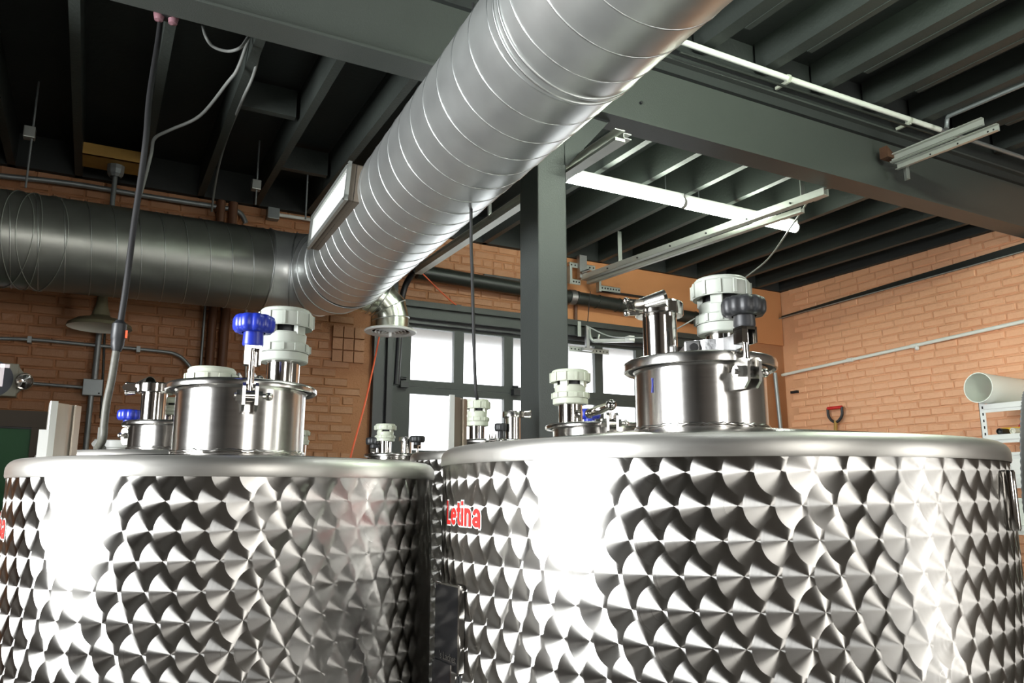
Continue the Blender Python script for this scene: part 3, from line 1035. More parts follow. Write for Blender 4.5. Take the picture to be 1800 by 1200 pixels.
def wrapped_word(name, text, mat, parent, c, R, end_px, y0, y1, width, lift):
    pe = on_tank(end_px, (y0 + y1) / 2, c, R)
    dist = math.hypot(pe.x, pe.y)
    z0, z1 = zat(end_px, y1, dist), zat(end_px, y0, dist)
    sy = (z1 - z0) / 1.38
    total = sum(GLYPHS[ch][1] for ch in text)
    phi_e = math.atan2(pe.y - c[1], pe.x - c[0])
    mb = MB()
    nl = [0]

    def put(poly):
        nl[0] += 1
        lf = R + lift + nl[0] * 1.5e-6
        V = []
        for (x, y) in poly:
            a = phi_e + (x - total) * sy * 1.16 / R
            V.append((c[0] + math.cos(a) * lf, c[1] + math.sin(a) * lf, z0 + y * sy))
        mb.add(V, [tuple(range(len(V)))])
    x0 = 0
    h = width / 2
    ext = max(0.0, h - .135)
    for ch in text:
        for line in GLYPHS[ch][0]:
            for k, ((ax, ay), (bx, by)) in enumerate(zip(line, line[1:])):
                dx, dy = bx - ax, by - ay
                l_ = math.hypot(dx, dy)
                dx, dy = dx / l_, dy / l_
                e0 = ext if k == 0 else 0
                e1 = ext if k == len(line) - 2 else 0
                n_ = max(1, int(l_ / .2))
                for q in range(n_):
                    t0, t1 = q / n_ * l_ - (e0 if q == 0 else 0), (q + 1) / n_ * l_ + (e1 if q == n_ - 1 else 0)
                    put([(x0 + ax + dx * t0 - dy * h, ay + dy * t0 + dx * h), (x0 + ax + dx * t1 - dy * h, ay + dy * t1 + dx * h),
                         (x0 + ax + dx * t1 + dy * h, ay + dy * t1 - dx * h), (x0 + ax + dx * t0 + dy * h, ay + dy * t0 - dx * h)])
                if k:
                    put([(x0 + ax + h * math.cos(2 * PI * q / 12), ay + h * math.sin(2 * PI * q / 12)) for q in range(12)])
        x0 += GLYPHS[ch][1]
    return obj(name, mb, mat, parent)


for (T, c, R, px, y0, y1) in ((TR, cR, .55, 846, 881, 927), (TL, cL, .43, 11, 900, 947)):
    wrapped_word('logo_outline', 'Letina', logo_back, T, c, R, px, y0, y1, .24 + .17, .0006)
    wrapped_word('logo_lettering', 'Letina', red_mat, T, c, R, px, y0, y1, .24, .0016)

# document box on the right tank's left flank
pA, pB = hp(766, 1030, 1.50), hp(807, 1030, 1.42)
a = Vector((pA.x, pA.y, 0))
b = Vector((pB.x, pB.y, 0))
e = (b - a).normalized()
n = Vector((e.y, -e.x, 0))
if n.dot(_fh) > 0:
    n = -n
BX = thing('control_box', 'black glossy hinged box on the left flank of the front right tank', 'box', (a.x, a.y, 1.2))
Mx = Matrix(((e.x, n.x, 0, a.x), (e.y, n.y, 0, a.y), (0, 0, 1, 0), (0, 0, 0, 1)))
w = (b - a).length
zT, zM, zB = zat(807, 1033, 1.42), zat(807, 1183, 1.42), 1.36
obj('box_body', MB().box((0, -.035, zM), (w, -.006, zT), Mx), black_gloss, BX)
bd = obj('box_door', MB().bbox((-.002, -.006, zM - .002), (w + .002, .0, zT + .002), .0015, Mx), black_gloss, BX)
obj('door_edge', MB().box((w, -.008, zM), (w + .006, .002, zT), Mx).box((0, -.006, zT), (w + .004, .001, zT + .003), Mx), polished, bd)
for q in (.12, .8):
    z = zM + (zT - zM) * q
    obj('door_hinge', MB().box((w + .004, -.022, z), (w + .018, -.012, z + .022), Mx).cyl(Mx @ Vector((w + .018, -.016, z - .002)), Mx @ Vector((w + .018, -.016, z + .024)), .003, 10), polished, bd)
obj('box_flange', MB().box((w, -.036, zM - .01), (w + .03, -.032, zT + .004), Mx), satin, BX)
zl = zat(800, 1172, 1.42)
lower = obj('lower_panel', MB().bbox((-.002, -.010, zB), (w * .78, .004, zl), .0015, Mx), black_gloss, BX)
obj('panel_edge', MB().box((w * .78, -.01, zB), (w * .83, .005, zl), Mx), polished, lower)
LBL = obj('lower_box', MB().box((0, -.034, zB), (w, -.010, zM - .008), Mx), dark_inside, BX)


def flat_text(name, text, mat, parent, M, height):
    cu = bpy.data.curves.new(name, 'FONT')
    cu.body = text
    cu.size = height
    cu.fill_mode = 'FRONT'
    to = bpy.data.objects.new(name, cu)
    COL.objects.link(to)
    bpy.context.view_layer.update()
    me = bpy.data.meshes.new_from_object(to.evaluated_get(bpy.context.evaluated_depsgraph_get()))
    bpy.data.objects.remove(to)
    org = ORG[parent.name]
    for v in me.vertices:
        v.co = (M @ v.co) - org
    me.materials.append(mat)
    return finish(bpy.data.objects.new(name, me), parent, org)


TM = Mx @ Matrix.Translation((w * .22, .0012, zl + .004)) @ Matrix(((1, 0, 0, 0), (0, 0, 1, 0), (0, 1, 0, 0), (0, 0, 0, 1)))
flat_text('etched_lettering', "'s Lachet", satin, bd, TM, .018)
TM = Mx @ Matrix.Translation((0.004, .0052, zB + .005)) @ Matrix(((1, 0, 0, 0), (0, 0, 1, 0), (0, 1, 0, 0), (0, 0, 0, 1)))
flat_text('red_lettering', 'Olas', red_mat, lower, TM, .02)

# --- tanks behind
T3, c3, top3 = tank('tank between the column and the right hatch, valve and blue knob on its lid', 1050, 2.7, .42, zat(1050, 770, 2.32), zat(1050, 768, 2.55), zat(1050, 747, 2.53), rn=.148, rl=.174)
relief_valve(T3, plan(1004, 2.7), top3, zat(1004, 651, 2.7), 1.12, cream_valve, .07)
clamp(T3, c3, .148, plan(1037, 2.885), zat(1050, 747, 2.53), blue_plastic, 1.0, .5)
cb = clamp(T3, c3, .148, plan(1076, 2.52), zat(1050, 747, 2.53) + .038, black_plastic, 1.25, .9, False)
arm = MB()
A0, A1 = Vector((*plan(1076, 2.52), top3 + .048)), Vector((*plan(1038, 2.68), top3 + .038))
arm.tube([A0, A0.lerp(A1, .5), A1], [.013, .017, .014], 12).sphere(A1, .017).sphere(A0, .018)
obj('clamp_arm', arm, polished, T3)

T4, c4, top4 = tank('tank before the column, black cord on its valve, clamped stub beside', 868, 3.45, .36, zat(868, 790, 3.1), zat(868, 788, 3.31), zat(868, 776, 3.29), rl=.165)
relief_valve(T4, plan(838, 3.45), top4, zat(842, 702, 3.45), .92, cream_valve, .062)
ferrule(T4, plan(902, 3.48), top4, zat(902, 723, 3.48), .92, -.5, False, satin)
clamp(T4, c4, .138, plan(866, 3.28), zat(868, 776, 3.29) + .03, black_plastic, 1.0, .55, False)
obj('clamp_knob', knob_mesh((*plan(880, 3.45), 0), zat(880, 758, 3.45), zat(880, 744, 3.45), .028, .014, top4), black_plastic, T4)

T5, c5, top5 = tank('farthest tank before the overhead door, small valve and black knob on its lid', 690, 4.4, .45, zat(690, 808, 3.95), zat(690, 806, 4.26), zat(690, 800, 4.24))
relief_valve(T5, plan(676, 4.4), top5, zat(676, 745, 4.4), .95, cream_valve, .068)
ferrule(T5, plan(714, 4.4), top5, zat(714, 768, 4.4), .8, -.5, False, satin)
clamp(T5, c5, .138, plan(657, 4.42), zat(690, 800, 4.24), black_plastic, 1.1, .62)
clamp(T5, c5, .138, plan(733, 4.3), zat(690, 800, 4.24) + .02, black_plastic, 1.0, .5)

T6, c6, top6 = tank('tank behind the front left one, open clamped stub and low blue knob on its lid', 296, 2.95, .40, zat(296, 790, 2.55), zat(296, 788, 2.81), zat(296, 744, 2.79), rn=.14)
ferrule(T6, plan(263, 2.93), top6, zat(263, 674, 2.93), 1.13, PI * .95, True)
relief_valve(T6, plan(300, 3.0), top6, zat(300, 700, 3.0), .95, cream_valve, .03)
clamp(T6, c6, .14, plan(222, 3.08), zat(296, 744, 2.79), blue_plastic, 1.0, .28)

T7, c7, top7 = tank('low tank beside the brick wall, white clamp and pale post beside its lid', 208, 4.3, .40, zat(208, 803, 3.9), zat(208, 801, 4.16), zat(208, 797, 4.14))
ferrule(T7, plan(204, 4.2), top7, zat(204, 774, 4.2), 1.2, PI * .95, False, white_paint)
p = hp(176, 775, 4.25)
obj('gauge_post', MB().box((p.x - .014, p.y - .014, .3), (p.x + .014, p.y + .014, zat(176, 751, 4.25))), white_paint, T7)
T8, c8, top8 = tank('low tank hidden behind the left hatch, narrow valve showing beside the neck', 512, 5.2, .42, zat(512, 812, 4.8), zat(512, 810, 5.06), zat(512, 804, 5.04))
relief_valve(T8, plan(529, 5.15), top8, zat(529, 756, 5.15), .80, cream_valve, .07)

# ------------------------------------------------------------------ ducts
DD = Vector((0.035, 0.999, -0.024)).normalized()
def duct_pt(Y):
    P = Vector((1.394 - .091 * .667 - .024, 3.2, 3.231))
    P = Vector((1.308, 3.2, 3.231))
    return P + DD * ((Y - 3.2) / DD.y)


RD = .28
DUCT = thing('spiral_duct', 'large galvanised spiral duct running overhead from the elbow past the beam', 'duct', duct_pt(1.2) - Vector((0, 0, RD)))
a, b = duct_pt(-3.6), duct_pt(4.78)
obj('duct_tube', MB().tube([a.lerp(b, i / 40) for i in range(41)], RD, 72, cap=False), galv, DUCT)


def seam(name, a, b, r, pitch, rad, parent, phase=0):
    d = (b - a)
    L_ = d.length
    d.normalize()
    x, y = MB().ring_frame(d)
    n = int(L_ / pitch * 40)
    pts = []
    for i in range(n + 1):
        t = i / n
        an = phase + 2 * PI * t * L_ / pitch
        pts.append(a + d * (t * L_) + (x * math.cos(an) + y * math.sin(an)) * r)
    return obj(name, MB().tube(pts, rad, 5), seam_mat, parent)


seam('duct_seam', a, b, RD - .0005, .15, .0034, DUCT, .6)
for Y in (1.92, 1.955):
    q = duct_pt(Y)
    x, y = MB().ring_frame(DD)
    obj('joint_band', MB().tube([q + (x * math.cos(2 * PI * k / 60) + y * math.sin(2 * PI * k / 60)) * (RD + .001) for k in range(61)], .005, 6), seam_mat, DUCT)

# elbow and left run
LD = Vector((.98, .10, .03)).normalized()
e1 = duct_pt(4.78)
cross = Vector((1.395, 5.36, 3.225))
left0 = Vector((.93, 5.315, 3.235))
ELB = thing('duct_elbow', 'galvanised duct elbow joining the overhead duct to the run along the back wall', 'duct', cross - Vector((0, 0, .3)))
pts = []
for i in range(13):
    t = i / 12
    pts.append(e1 * (1 - t) ** 2 + cross * 2 * t * (1 - t) + left0 * t * t)
obj('elbow_tube', MB().tube(pts, RD + .002, 64, cap=False), galv, ELB)
for i in (0, 3, 6, 9, 12):
    d = (pts[min(i + 1, 12)] - pts[max(i - 1, 0)]).normalized()
    x, y = MB().ring_frame(d)
    obj('elbow_seam', MB().tube([pts[i] + (x * math.cos(2 * PI * k / 60) + y * math.sin(2 * PI * k / 60)) * (RD + .003) for k in range(61)], .0055, 6), seam_mat, ELB)
LEFT = thing('spiral_duct', 'dark grey spiral duct along the back wall at the upper left', 'duct', (-1.2, 5.1, 2.9))
la = Vector((-1.30, 5.085, 3.155))
obj('duct_tube', MB().tube([la.lerp(left0, i / 30) for i in range(31)], RD, 64, cap=False), galv_dark, LEFT)
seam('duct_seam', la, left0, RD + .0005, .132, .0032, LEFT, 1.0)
# wire hangers wrapped round the left run
for j, (px, lean) in enumerate(((14, .10), (32, -.10), (50, .04), (64, -.12), (75, .10))):
    q = on(px, 420, 1, 5.05)
    t = (q.x - la.x) / (left0.x - la.x)
    q = la.lerp(left0, t)
    d = (left0 - la).normalized()
    x, y = MB().ring_frame(d)
    obj('hanger_wire', MB().tube([q + d * (lean * math.cos(2 * PI * k / 48)) + (x * math.cos(2 * PI * k / 48) + y * math.sin(2 * PI * k / 48)) * (RD + .004) for k in range(49)], .0028, 6), angle_mat, LEFT)

# branch with segmented elbow and round diffuser
BR = thing('duct_branch', 'small segmented elbow duct with a round white diffuser beside the overhead door', 'duct', (1.86, 5.36, 2.9))
rb = .133
b0 = Vector((1.36, 5.38, 3.165))
ctr = Vector((1.70, 5.37, 2.995))          # elbow bend centre
segs = [b0, Vector((1.66, 5.37, 3.165))]
path = [b0]
bend = .165
for k in range(4):
    an = R_(90 - 30 * k)
    path.append(Vector((1.695 + bend * math.cos(an), 5.37, 3.0 + bend * math.sin(an))))
path.append(Vector((1.86, 5.37, 2.915)))
names = ['branch_tube', 'elbow_gore', 'elbow_gore', 'elbow_gore', 'neck_tube']
nrm = []
for i in range(len(path)):
    if i == 0:
        d = path[1] - path[0]
    elif i == len(path) - 1:
        d = path[-1] - path[-2]
    else:
        d = (path[i] - path[i - 1]).normalized() + (path[i + 1] - path[i]).normalized()
    nrm.append(d.normalized())


def miter_ring(i, axis_d, r, n=40):
    """ring where a cylinder along axis_d meets the mitre plane at path[i]"""
    x, y = Vector((0, 1, 0)), axis_d.cross(Vector((0, 1, 0))).normalized()
    out = []
    for k in range(n):
        a_ = 2 * PI * k / n
        p_ = path[i] + (x * math.cos(a_) + y * math.sin(a_)) * r
        t_ = (path[i] - p_).dot(nrm[i]) / axis_d.dot(nrm[i])
        out.append(p_ + axis_d * t_)
    return out


for i in range(len(path) - 1):
    d = (path[i + 1] - path[i]).normalized()
    A, B = miter_ring(i, d, rb), miter_ring(i + 1, d, rb)
    n_ = len(A)
    mb = MB().add(A + B, [(k, (k + 1) % n_, n_ + (k + 1) % n_, n_ + k) for k in range(n_)], True)
    g = obj(names[i], mb, galv_green, BR)
    if i:
        obj('gore_seam', MB().tube(A + [A[0], A[1]], .0045, 6), seam_mat, g)
dc = Vector((1.86, 5.37, 0))
df = obj('diffuser', MB().lathe([(rb, 2.925), (.185, 2.918), (.192, 2.910), (.186, 2.900), (.14, 2.905), (.135, 2.93)], dc, 56), white_paint, BR)
for k, rr in enumerate((.115, .09, .065, .04)):
    obj('diffuser_ring', MB().lathe([(rr - .012, 2.918 - .002 * k), (rr, 2.902 - .002 * k), (rr + .003, 2.902 - .002 * k), (rr - .008, 2.92 - .002 * k)], dc, 48), white_paint, df)
obj('diffuser_back', MB().lathe([(.135, 2.93), (.0001, 2.932)], dc, 40), dark_inside, df)
obj('diffuser_knob', MB().cyl(dc + Vector((0, 0, 2.915)), dc + Vector((0, 0, 2.868)), .012, 12), white_paint, df)

# air register on the flank of the big duct
RG = thing('air_register', 'rectangular steel register with fins on the left flank of the overhead duct', 'vent', (1.05, 3.95, 3.1))
ya, yb_ = 3.56, 4.42
ax = duct_pt(4.0)
tilt = R_(4)
Mr = Matrix.Translation(duct_pt(3.99) + Vector((-.325, 0, .035))) @ Matrix.Rotation(math.atan2(-DD.x, DD.y), 4, 'Z') @ Matrix.Rotation(tilt, 4, 'Y')
hh, hl = .098, .43
obj('register_collar', MB().box((0, -hl, -hh), (.075, hl, -hh + .004), Mr).box((0, -hl, hh - .004), (.075, hl, hh), Mr).box((0, -hl, -hh), (.075, -hl + .004, hh), Mr).box((0, hl - .004, -hh), (.075, hl, hh), Mr), frame_mat, RG)
fr = obj('register_frame', MB().box((-.012, -hl - .012, -hh - .004), (.004, hl + .012, -hh + .026), Mr).box((-.012, -hl - .012, hh - .022), (.004, hl + .012, hh + .006), Mr)
         .box((-.012, -hl - .012, -hh), (.004, -hl + .02, hh), Mr).box((-.012, hl - .02, -hh), (.004, hl + .012, hh), Mr), angle_mat, RG)
for k in range(4):
    sy, sz = (-1 if k % 2 else 1), (-1 if k < 2 else 1)
    obj('screw', MB().cyl(Mr @ Vector((-.012, sy * (hl - .005), sz * (hh - .008))), Mr @ Vector((-.017, sy * (hl - .005), sz * (hh - .008))), .007, 10), polished, fr)
for k in range(30):
    y = -hl + .03 + (2 * hl - .06) * k / 29
    obj('register_fin', MB().box((-.003, y - .0015, -hh + .02), (.009, y + .0015, hh - .02), Mr @ Matrix.Translation((0, y, 0)) @ Matrix.Rotation(-.75, 4, 'Z') @ Matrix.Translation((0, -y, 0))), white_paint, RG)
obj('register_back', MB().box((.03, -hl, -hh), (.034, hl, hh), Mr), dark_inside, RG)

# ------------------------------------------------------------------ ceiling lamps
def strip_light(label, x0, x1, y, z, mat=glow, group=None):
    T = thing('fluorescent_lamp', label, 'lamp', ((x0 + x1) / 2, y, z), group)
    obj('lamp_housing', MB().box((x0, y - .022, z + .03), (x1, y + .022, z + .06)), white_paint, T)
    obj('lamp_tube', MB().cyl((x0 + .012, y, z), (x1 - .012, y, z), .036, 18), mat, T)
    for x in (x0, x1 - .012):
        obj('lamp_cap', MB().cyl((x, y, z), (x + .012, y, z), .038, 18), white_paint, T)
    for x in (x0 + .15, x1 - .15):
        obj('hanger', MB().cyl((x, y, z + .055), (x, y, ZC + .24 if y > BEAM_Y else 4.53), .004, 6), grey_pipe, T)
    return T


strip_light('lit fluorescent strip lamp nearer the steel column', 2.60, 3.60, 4.12, 3.80)
strip_light('lit fluorescent strip lamp crossed by the opener rail', 3.615, 4.76, 4.13, 3.80)
strip_light('lit fluorescent strip lamp overhead in the front bay, right of the big duct', 2.4, 3.6, 1.15, 4.12, glow_front)

# ------------------------------------------------------------------ door hardware
def channel(mb, a, b, w, h, t, up=Vector((0, 0, 1)), open_dir=1):
    """C channel from a to b: web of width w, lips of height h turned towards open_dir*up"""
    d = (b - a).normalized()
    s_ = d.cross(up).normalized()
    for (u0, u1, v0, v1) in ((-w / 2, w / 2, 0, t), (-w / 2, -w / 2 + t, 0, h), (w / 2 - t, w / 2, 0, h)):
        V = []
        for p_ in (a, b):
            V += [p_ + s_ * u0 + up * v0 * open_dir, p_ + s_ * u1 + up * v0 * open_dir, p_ + s_ * u1 + up * v1 * open_dir, p_ + s_ * u0 + up * v1 * open_dir]
        mb.add(V, [(0, 1, 2, 3), (4, 7, 6, 5), (0, 4, 5, 1), (1, 5, 6, 2), (2, 6, 7, 3), (3, 7, 4, 0)])
    return mb


zt = 3.514
TK = thing('door_track', 'pale door track rising from the left jamb to the beam behind the duct', 'rail', (2.19, 4.4, zt))
obj('track_rail', channel(MB(), Vector((2.175, 5.72, zt)), Vector((2.22, 2.96, zt)), .03, .05, .004, Vector((1, 0, 0)), 1)
    .box((2.17, 2.96, zt + .022), (2.23, 5.72, zt + .027)).box((2.17, 2.96, zt - .036), (2.23, 5.72, zt - .02)), track_mat, TK)
cv = smooth_path([(2.19, 5.74, zt), (2.19, 5.82, zt - .01), (2.17, 5.90, zt - .07), (2.15, 5.93, zt - .17), (2.14, 5.935, zt - .32), (2.12, 5.935, 2.6)], 6)
obj('track_bend', MB().tube(cv, .026, 8), black_paint, TK)
obj('track_stay', MB().box((2.18, 4.4, zt + .02), (2.2, 4.42, ZC)), angle_mat, TK)

OP = thing('door_opener_rail', 'long pale opener rail hung under the ceiling above the door centre', 'rail', (4.05, 4.6, 3.69))
oa, ob = Vector((3.90, 5.88, 3.685)), Vector((4.185, 3.36, 3.70))
mb = MB()
channel(mb, oa, ob, .055, .05, .005)
obj('rail_channel', mb, track_mat, OP)
off = Vector((.055, 0, -.03))
mb = MB()
channel(mb, oa + off, ob + off + Vector((0, .25, 0)), .04, .035, .004)
obj('rail_channel', mb, track_mat, OP)
for t in (.15, .3, .45, .6, .75, .9):
    q = oa.lerp(ob, t)
    obj('rail_bolt', MB().cyl(q + Vector((-.03, 0, .02)), q + Vector((-.04, 0, .02)), .007, 8), black_paint, OP)
for t in (.2, .93):
    q = oa.lerp(ob, t)
    obj('rail_stay', MB().box((q.x - .02, q.y - .003, q.z + .03), (q.x + .02, q.y + .003, ZC + .1)), angle_mat, OP)
q = on(1424, 346, 1, 3.55)
obj('trolley_hook', MB().bbox((q.x - .05, q.y - .03, q.z - .012), (q.x + .08, q.y + .03, q.z + .012), .004).cyl(q, q + Vector((0, 0, -.04)), .008, 10), cast_steel, OP)
cable('pull_chain', [on(1424, 348, 1, 3.55), on(1395, 392, 1, 3.75), on(1350, 455, 1, 4.1), on(1308, 490, 1, 4.4), on(1290, 520, 1, 4.5)], .006, angle_mat, 'thin pale rope slanting down from the end of the opener rail', 'rope')
cable('rail_rope', [on(1420, 355, 1, 3.6), on(1340, 385, 1, 3.95), on(1230, 425, 1, 4.7), on(1160, 460, 1, 5.3), on(1060, 488, 1, 5.8)], .005, rubber, 'dark rope sagging along the underside of the opener rail', 'rope')
cable('wall_rope', [on(1030, 572, 1, 5.85), on(1070, 590, 1, 5.7), on(1110, 593, 1, 5.4), on(1150, 592, 1, 5.2), on(1185, 580, 1, 4.9), on(1225, 558, 1, 4.7), on(1246, 550, 1, 4.6)], .006, angle_mat, 'pale slack rope hanging between the door arm and the right hatch', 'rope')
cable('release_cord', [on(1038, 512, 1, 5.8), on(1036, 530, 1, 5.8), on(1033, 566, 1, 5.8)], .004, rubber, 'short dark cord hanging from the opener rail to the door arm', 'cord')

# torsion spring shaft over the door
SH = thing('torsion_spring', 'dark torsion spring tube on the brick wall above the overhead door', 'spring', (3.5, 5.9, 3.49))
sa, sb = Vector((2.26, 5.90, 3.556)), Vector((5.6, 5.90, 3.465))
obj('spring_tube', MB().tube([sa, sa.lerp(sb, .5), sb], .062, 24), dark_pipe, SH)
for x in (3.62, 3.78):
    q = sa.lerp(sb, (x - sa.x) / (sb.x - sa.x))
    obj('spring_collar', MB().tube([q - Vector((.03, 0, 0)), q + Vector((.03, 0, 0))], .072, 20), cast_steel, SH)
n = 8
for k in range(n):
    q = sa.lerp(sb, .40 + .07 * k)
    x, y = Vector((0, 1, 0)), Vector((0, 0, 1))
    obj('spring_coil', MB().tube([q + Vector((.02 * math.sin(2 * PI * j / 24), 0, 0)) + (x * math.cos(2 * PI * j / 24) + y * math.sin(2 * PI * j / 24)) * .064 for j in range(25)], .004, 5), dark_pipe, SH)
for px, py, L_ in ((1003, 482, .08), (1052, 503, .36), (1002, 469, .2)):
    pass


def perforated(label, px0, px1, py0, Y, hgt, holes):
    a = on(px0, py0, 1, Y)
    b = on(px1, py0 + (px1 - px0) * .16, 1, Y)
    T = thing('angle_bracket', label, 'bracket', (a.x, Y, a.z - hgt))
    obj('angle_leg', MB().box((a.x, Y - .002, a.z - hgt), (b.x, Y + .002, a.z)).box((a.x, Y - .002, a.z - .003), (b.x, Y + .05, a.z)), angle_mat, T)
    for k in range(holes):
        x = a.x + (b.x - a.x) * (k + .5) / holes
        obj('slot', MB().cyl((x, Y - .0035, a.z - hgt * .5), (x, Y - .002, a.z - hgt * .5), hgt * .17, 8), dark_inside, T)
    return T


perforated('slotted zinc angle on the wall left of the opener rail', 1001, 1020, 489, 5.83, .05, 4)
perforated('slotted zinc angle on the wall right of the opener rail', 1056, 1090, 501, 5.83, .05, 7)
perforated('slotted dark angle under the ceiling beside the column', 1001, 1046, 460, 5.9, .05, 7)
perforated('slotted zinc angle crossing the top of the door panes', 1001, 1070, 608, 5.97, .045, 11)
for px, py, lab in ((1002, 484, 'upright zinc bracket at the column side of the spring tube'), (1053, 500, 'upright zinc bracket right of the spring tube end')):
    q = on(px, py, 1, 5.84)
    obj('wall_bracket', MB().box((q.x - .012, q.y - .02, q.z - .07), (q.x + .012, q.y + .03, q.z + .09)), angle_mat, None, lab, 'bracket')
q = on(1024, 470, 1, 5.86)
obj('rail_mount', MB().box((q.x - .03, q.y, q.z - .10), (q.x + .05, q.y + .05, q.z + .12)).cyl(q + Vector((.06, -.02, -.02)), q + Vector((-.03, -.02, -.06)), .012, 10), cast_steel, None, 'dark steel mounting plate where the opener rail meets the wall', 'bracket')
AR = thing('opener_arm', 'curved steel arm joining the opener rail to the top door section', 'arm', on(1032, 612, 1, 5.9))
q = on(1033, 590, 1, 5.9)
obj('arm_plate', MB().box((q.x - .02, q.y - .01, q.z - .13), (q.x + .015, q.y + .02, q.z + .09)).box((q.x - .05, q.y - .012, q.z - .14), (q.x + .05, q.y + .03, q.z - .115)), cast_steel, AR)
q0 = on(1020, 578, 1, 5.93)
obj('arm_anchor', MB().box((q0.x - .03, q0.y - .006, q0.z - .07), (q0.x + .005, q0.y + .006, q0.z + .07)), angle_mat, AR)
jp = [on(1036, 575, 1, 5.9), on(1038, 592, 1, 5.88), on(1044, 599, 1, 5.86), on(1050, 598, 1, 5.86), on(1053, 588, 1, 5.86)]
obj('arm_hook', MB().tube(smooth_path(jp), .014, 10), angle_mat, AR)
ja, jb = on(1043, 602, 1, 5.88), on(1114, 601, 1, 5.55)
mb = MB()
channel(mb, ja, jb, .05, .03, .004)
obj('arm_bar', mb, track_mat, AR)
obj('arm_clip', MB().bbox((jb.x - .07, jb.y - .03, jb.z + .005), (jb.x - .01, jb.y + .04, jb.z + .05), .004), white_paint, AR)

# channels sticking out of the beam at the upper right
CH3 = thing('track_stub', 'pair of stacked zinc channels jutting from the beam at upper right', 'rail', (4.68, 2.85, 3.93))
a1, b1 = on(1568, 280, 1, BEAM_Y - .02), None
zz_ = a1.z
b1 = on(1730, 214, 2, zz_)
up = Vector((0, 0, 1))
mb = MB()
d = (b1 - a1).normalized()
sd = d.cross(up)
channel(mb, a1 + Vector((0, 0, .0)), b1, .05, .028, .004, -sd, -1)
o1 = obj('upper_channel', mb, track_mat, CH3)
mid = a1.lerp(b1, .72)
mb = MB()
channel(mb, a1 - sd * .006, mid - sd * .006, .062, .03, .004, -sd, -1)
obj('splice_channel', mb, track_mat, CH3)
a2 = on(1578, 294, 1, BEAM_Y - .03)
b2 = on(1757, 224, 2, a2.z)
mb = MB()
channel(mb, a2, b2, .045, .03, .004, -sd, -1)
o2 = obj('lower_channel', mb, track_mat, CH3)
for t in (.35, .62, .9, .95):
    q = a2.lerp(b2, t) - sd * .004 * -1
    obj('bolt_hole', MB().cyl(q + sd * .001, q - sd * .003, .006, 8), dark_inside, CH3)
obj('angle_clip', MB().box((a2.x + .0, a2.y - .06, a2.z - .10), (a2.x + .03, a2.y - .055, a2.z - .01)).box((a2.x + .03, a2.y - .06, a2.z - .10), (a2.x + .034, a2.y - .02, a2.z - .01)), angle_mat, CH3)
obj('rust_plate', MB().prism([(-.06, 0), (.05, 0), (-.06, .08)], a1 + Vector((-.01, .01, .0)), (1, 0, 0), (0, 0, 1), .06), rust_mat, CH3)

# ------------------------------------------------------------------ conduits and cables
q0, q1, q2 = on(1195, 72, 1, BEAM_Y - .075), on(1420, 150, 1, BEAM_Y - .075), on(1652, 228, 1, BEAM_Y - .075)
CW = thing('conduit', 'white plastic pipe clipped along the top of the beam', 'pipe', q1)
obj('pipe_run', MB().tube(smooth_path([on(1130, 50, 1, BEAM_Y - .075), q0, q1, q2]), .0185, 14), white_pvc, CW)
for (px, py) in ((1385, 137), (1598, 211)):
    q = on(px, py, 1, BEAM_Y - .075)
    obj('pipe_clip', MB().tube([q - Vector((.01, 0, .003)), q + Vector((.01, 0, -.003))], .025, 14).box((q.x - .008, q.y - .01, q.z - .035), (q.x + .008, q.y + .10, q.z - .015)), cream_valve, CW)
obj('pipe_run', MB().tube([q2, q2 + (q2 - q1) * 1.2], .016, 10), grey_pipe, CW)
obj('conduit', MB().tube([on(1195, 92, 1, BEAM_Y - .07), on(1640, 236, 1, BEAM_Y - .07)], .008, 8), dark_pipe, None, 'thin dark conduit beneath the white pipe on the beam', 'pipe')
e0, e1_ = on(1668, 204, 1, 3.0), on(1800, 148, 2, on(1668, 204, 1, 3.0).z)
obj('conduit', MB().tube([on(1664, 226, 1, 3.02), on(1665, 210, 1, 3.02)] + smooth_path([on(1666, 206, 1, 3.01), e0, e0.lerp(e1_, .08)], 4) + [e1_, e1_ + (e1_ - e0) * .5], .015, 10), grey_pipe, None, 'grey conduit with an elbow above the jutting channels', 'pipe')

# right wall
xw = XR - .03
zc_ = 3.05
CWR = thing('conduit', 'white pipe running along the right brick wall', 'pipe', (xw, 4.6, zc_))
ya_ = [on(1366, 661, 0, xw), on(1580, 613.5, 0, xw), on(1800, 564.5, 0, xw)]
obj('pipe_run', MB().tube([ya_[0], ya_[1], ya_[2], ya_[2] + (ya_[2] - ya_[1])], .0165, 12), white_pvc, CWR)
for px, py in ((1494, 632.5), (1608, 607.5)):
    q = on(px, py, 0, xw)
    obj('pipe_coupling', MB().tube([q - Vector((0, .03, 0)), q + Vector((0, .03, 0))], .0215, 12), white_pvc, CWR)
q = on(1612, 612, 0, xw)
obj('pipe_strap', MB().sphere(q, .02), white_paint, CWR)
pa_, pb_ = on(1348, 566, 0, xw), on(1800, 441, 0, xw)
DR = thing('pipe', 'dark steel angle rail across the upper right brick wall', 'pipe', (xw, 4.6, 3.64))
mb = MB()
dv = pb_ - pa_
mb.box((0, 0, 0), (0, 0, 0)) if False else None
prs = [(-.018, 0), (.03, 0), (.03, .075), (.024, .075), (.024, .008), (-.018, .008)]
V = []
for p_, s_ in ((pa_, .35), (pb_, 1.0), (pb_ + dv * .5, 1.1)):
    V += [p_ + Vector((x, 0, z * s_)) for x, z in prs]
k = len(prs)
mb.add(V, [(j * k + i, j * k + (i + 1) % k, (j + 1) * k + (i + 1) % k, (j + 1) * k + i) for j in range(2) for i in range(k)])
obj('rail_angle', mb, dark_pipe, DR)
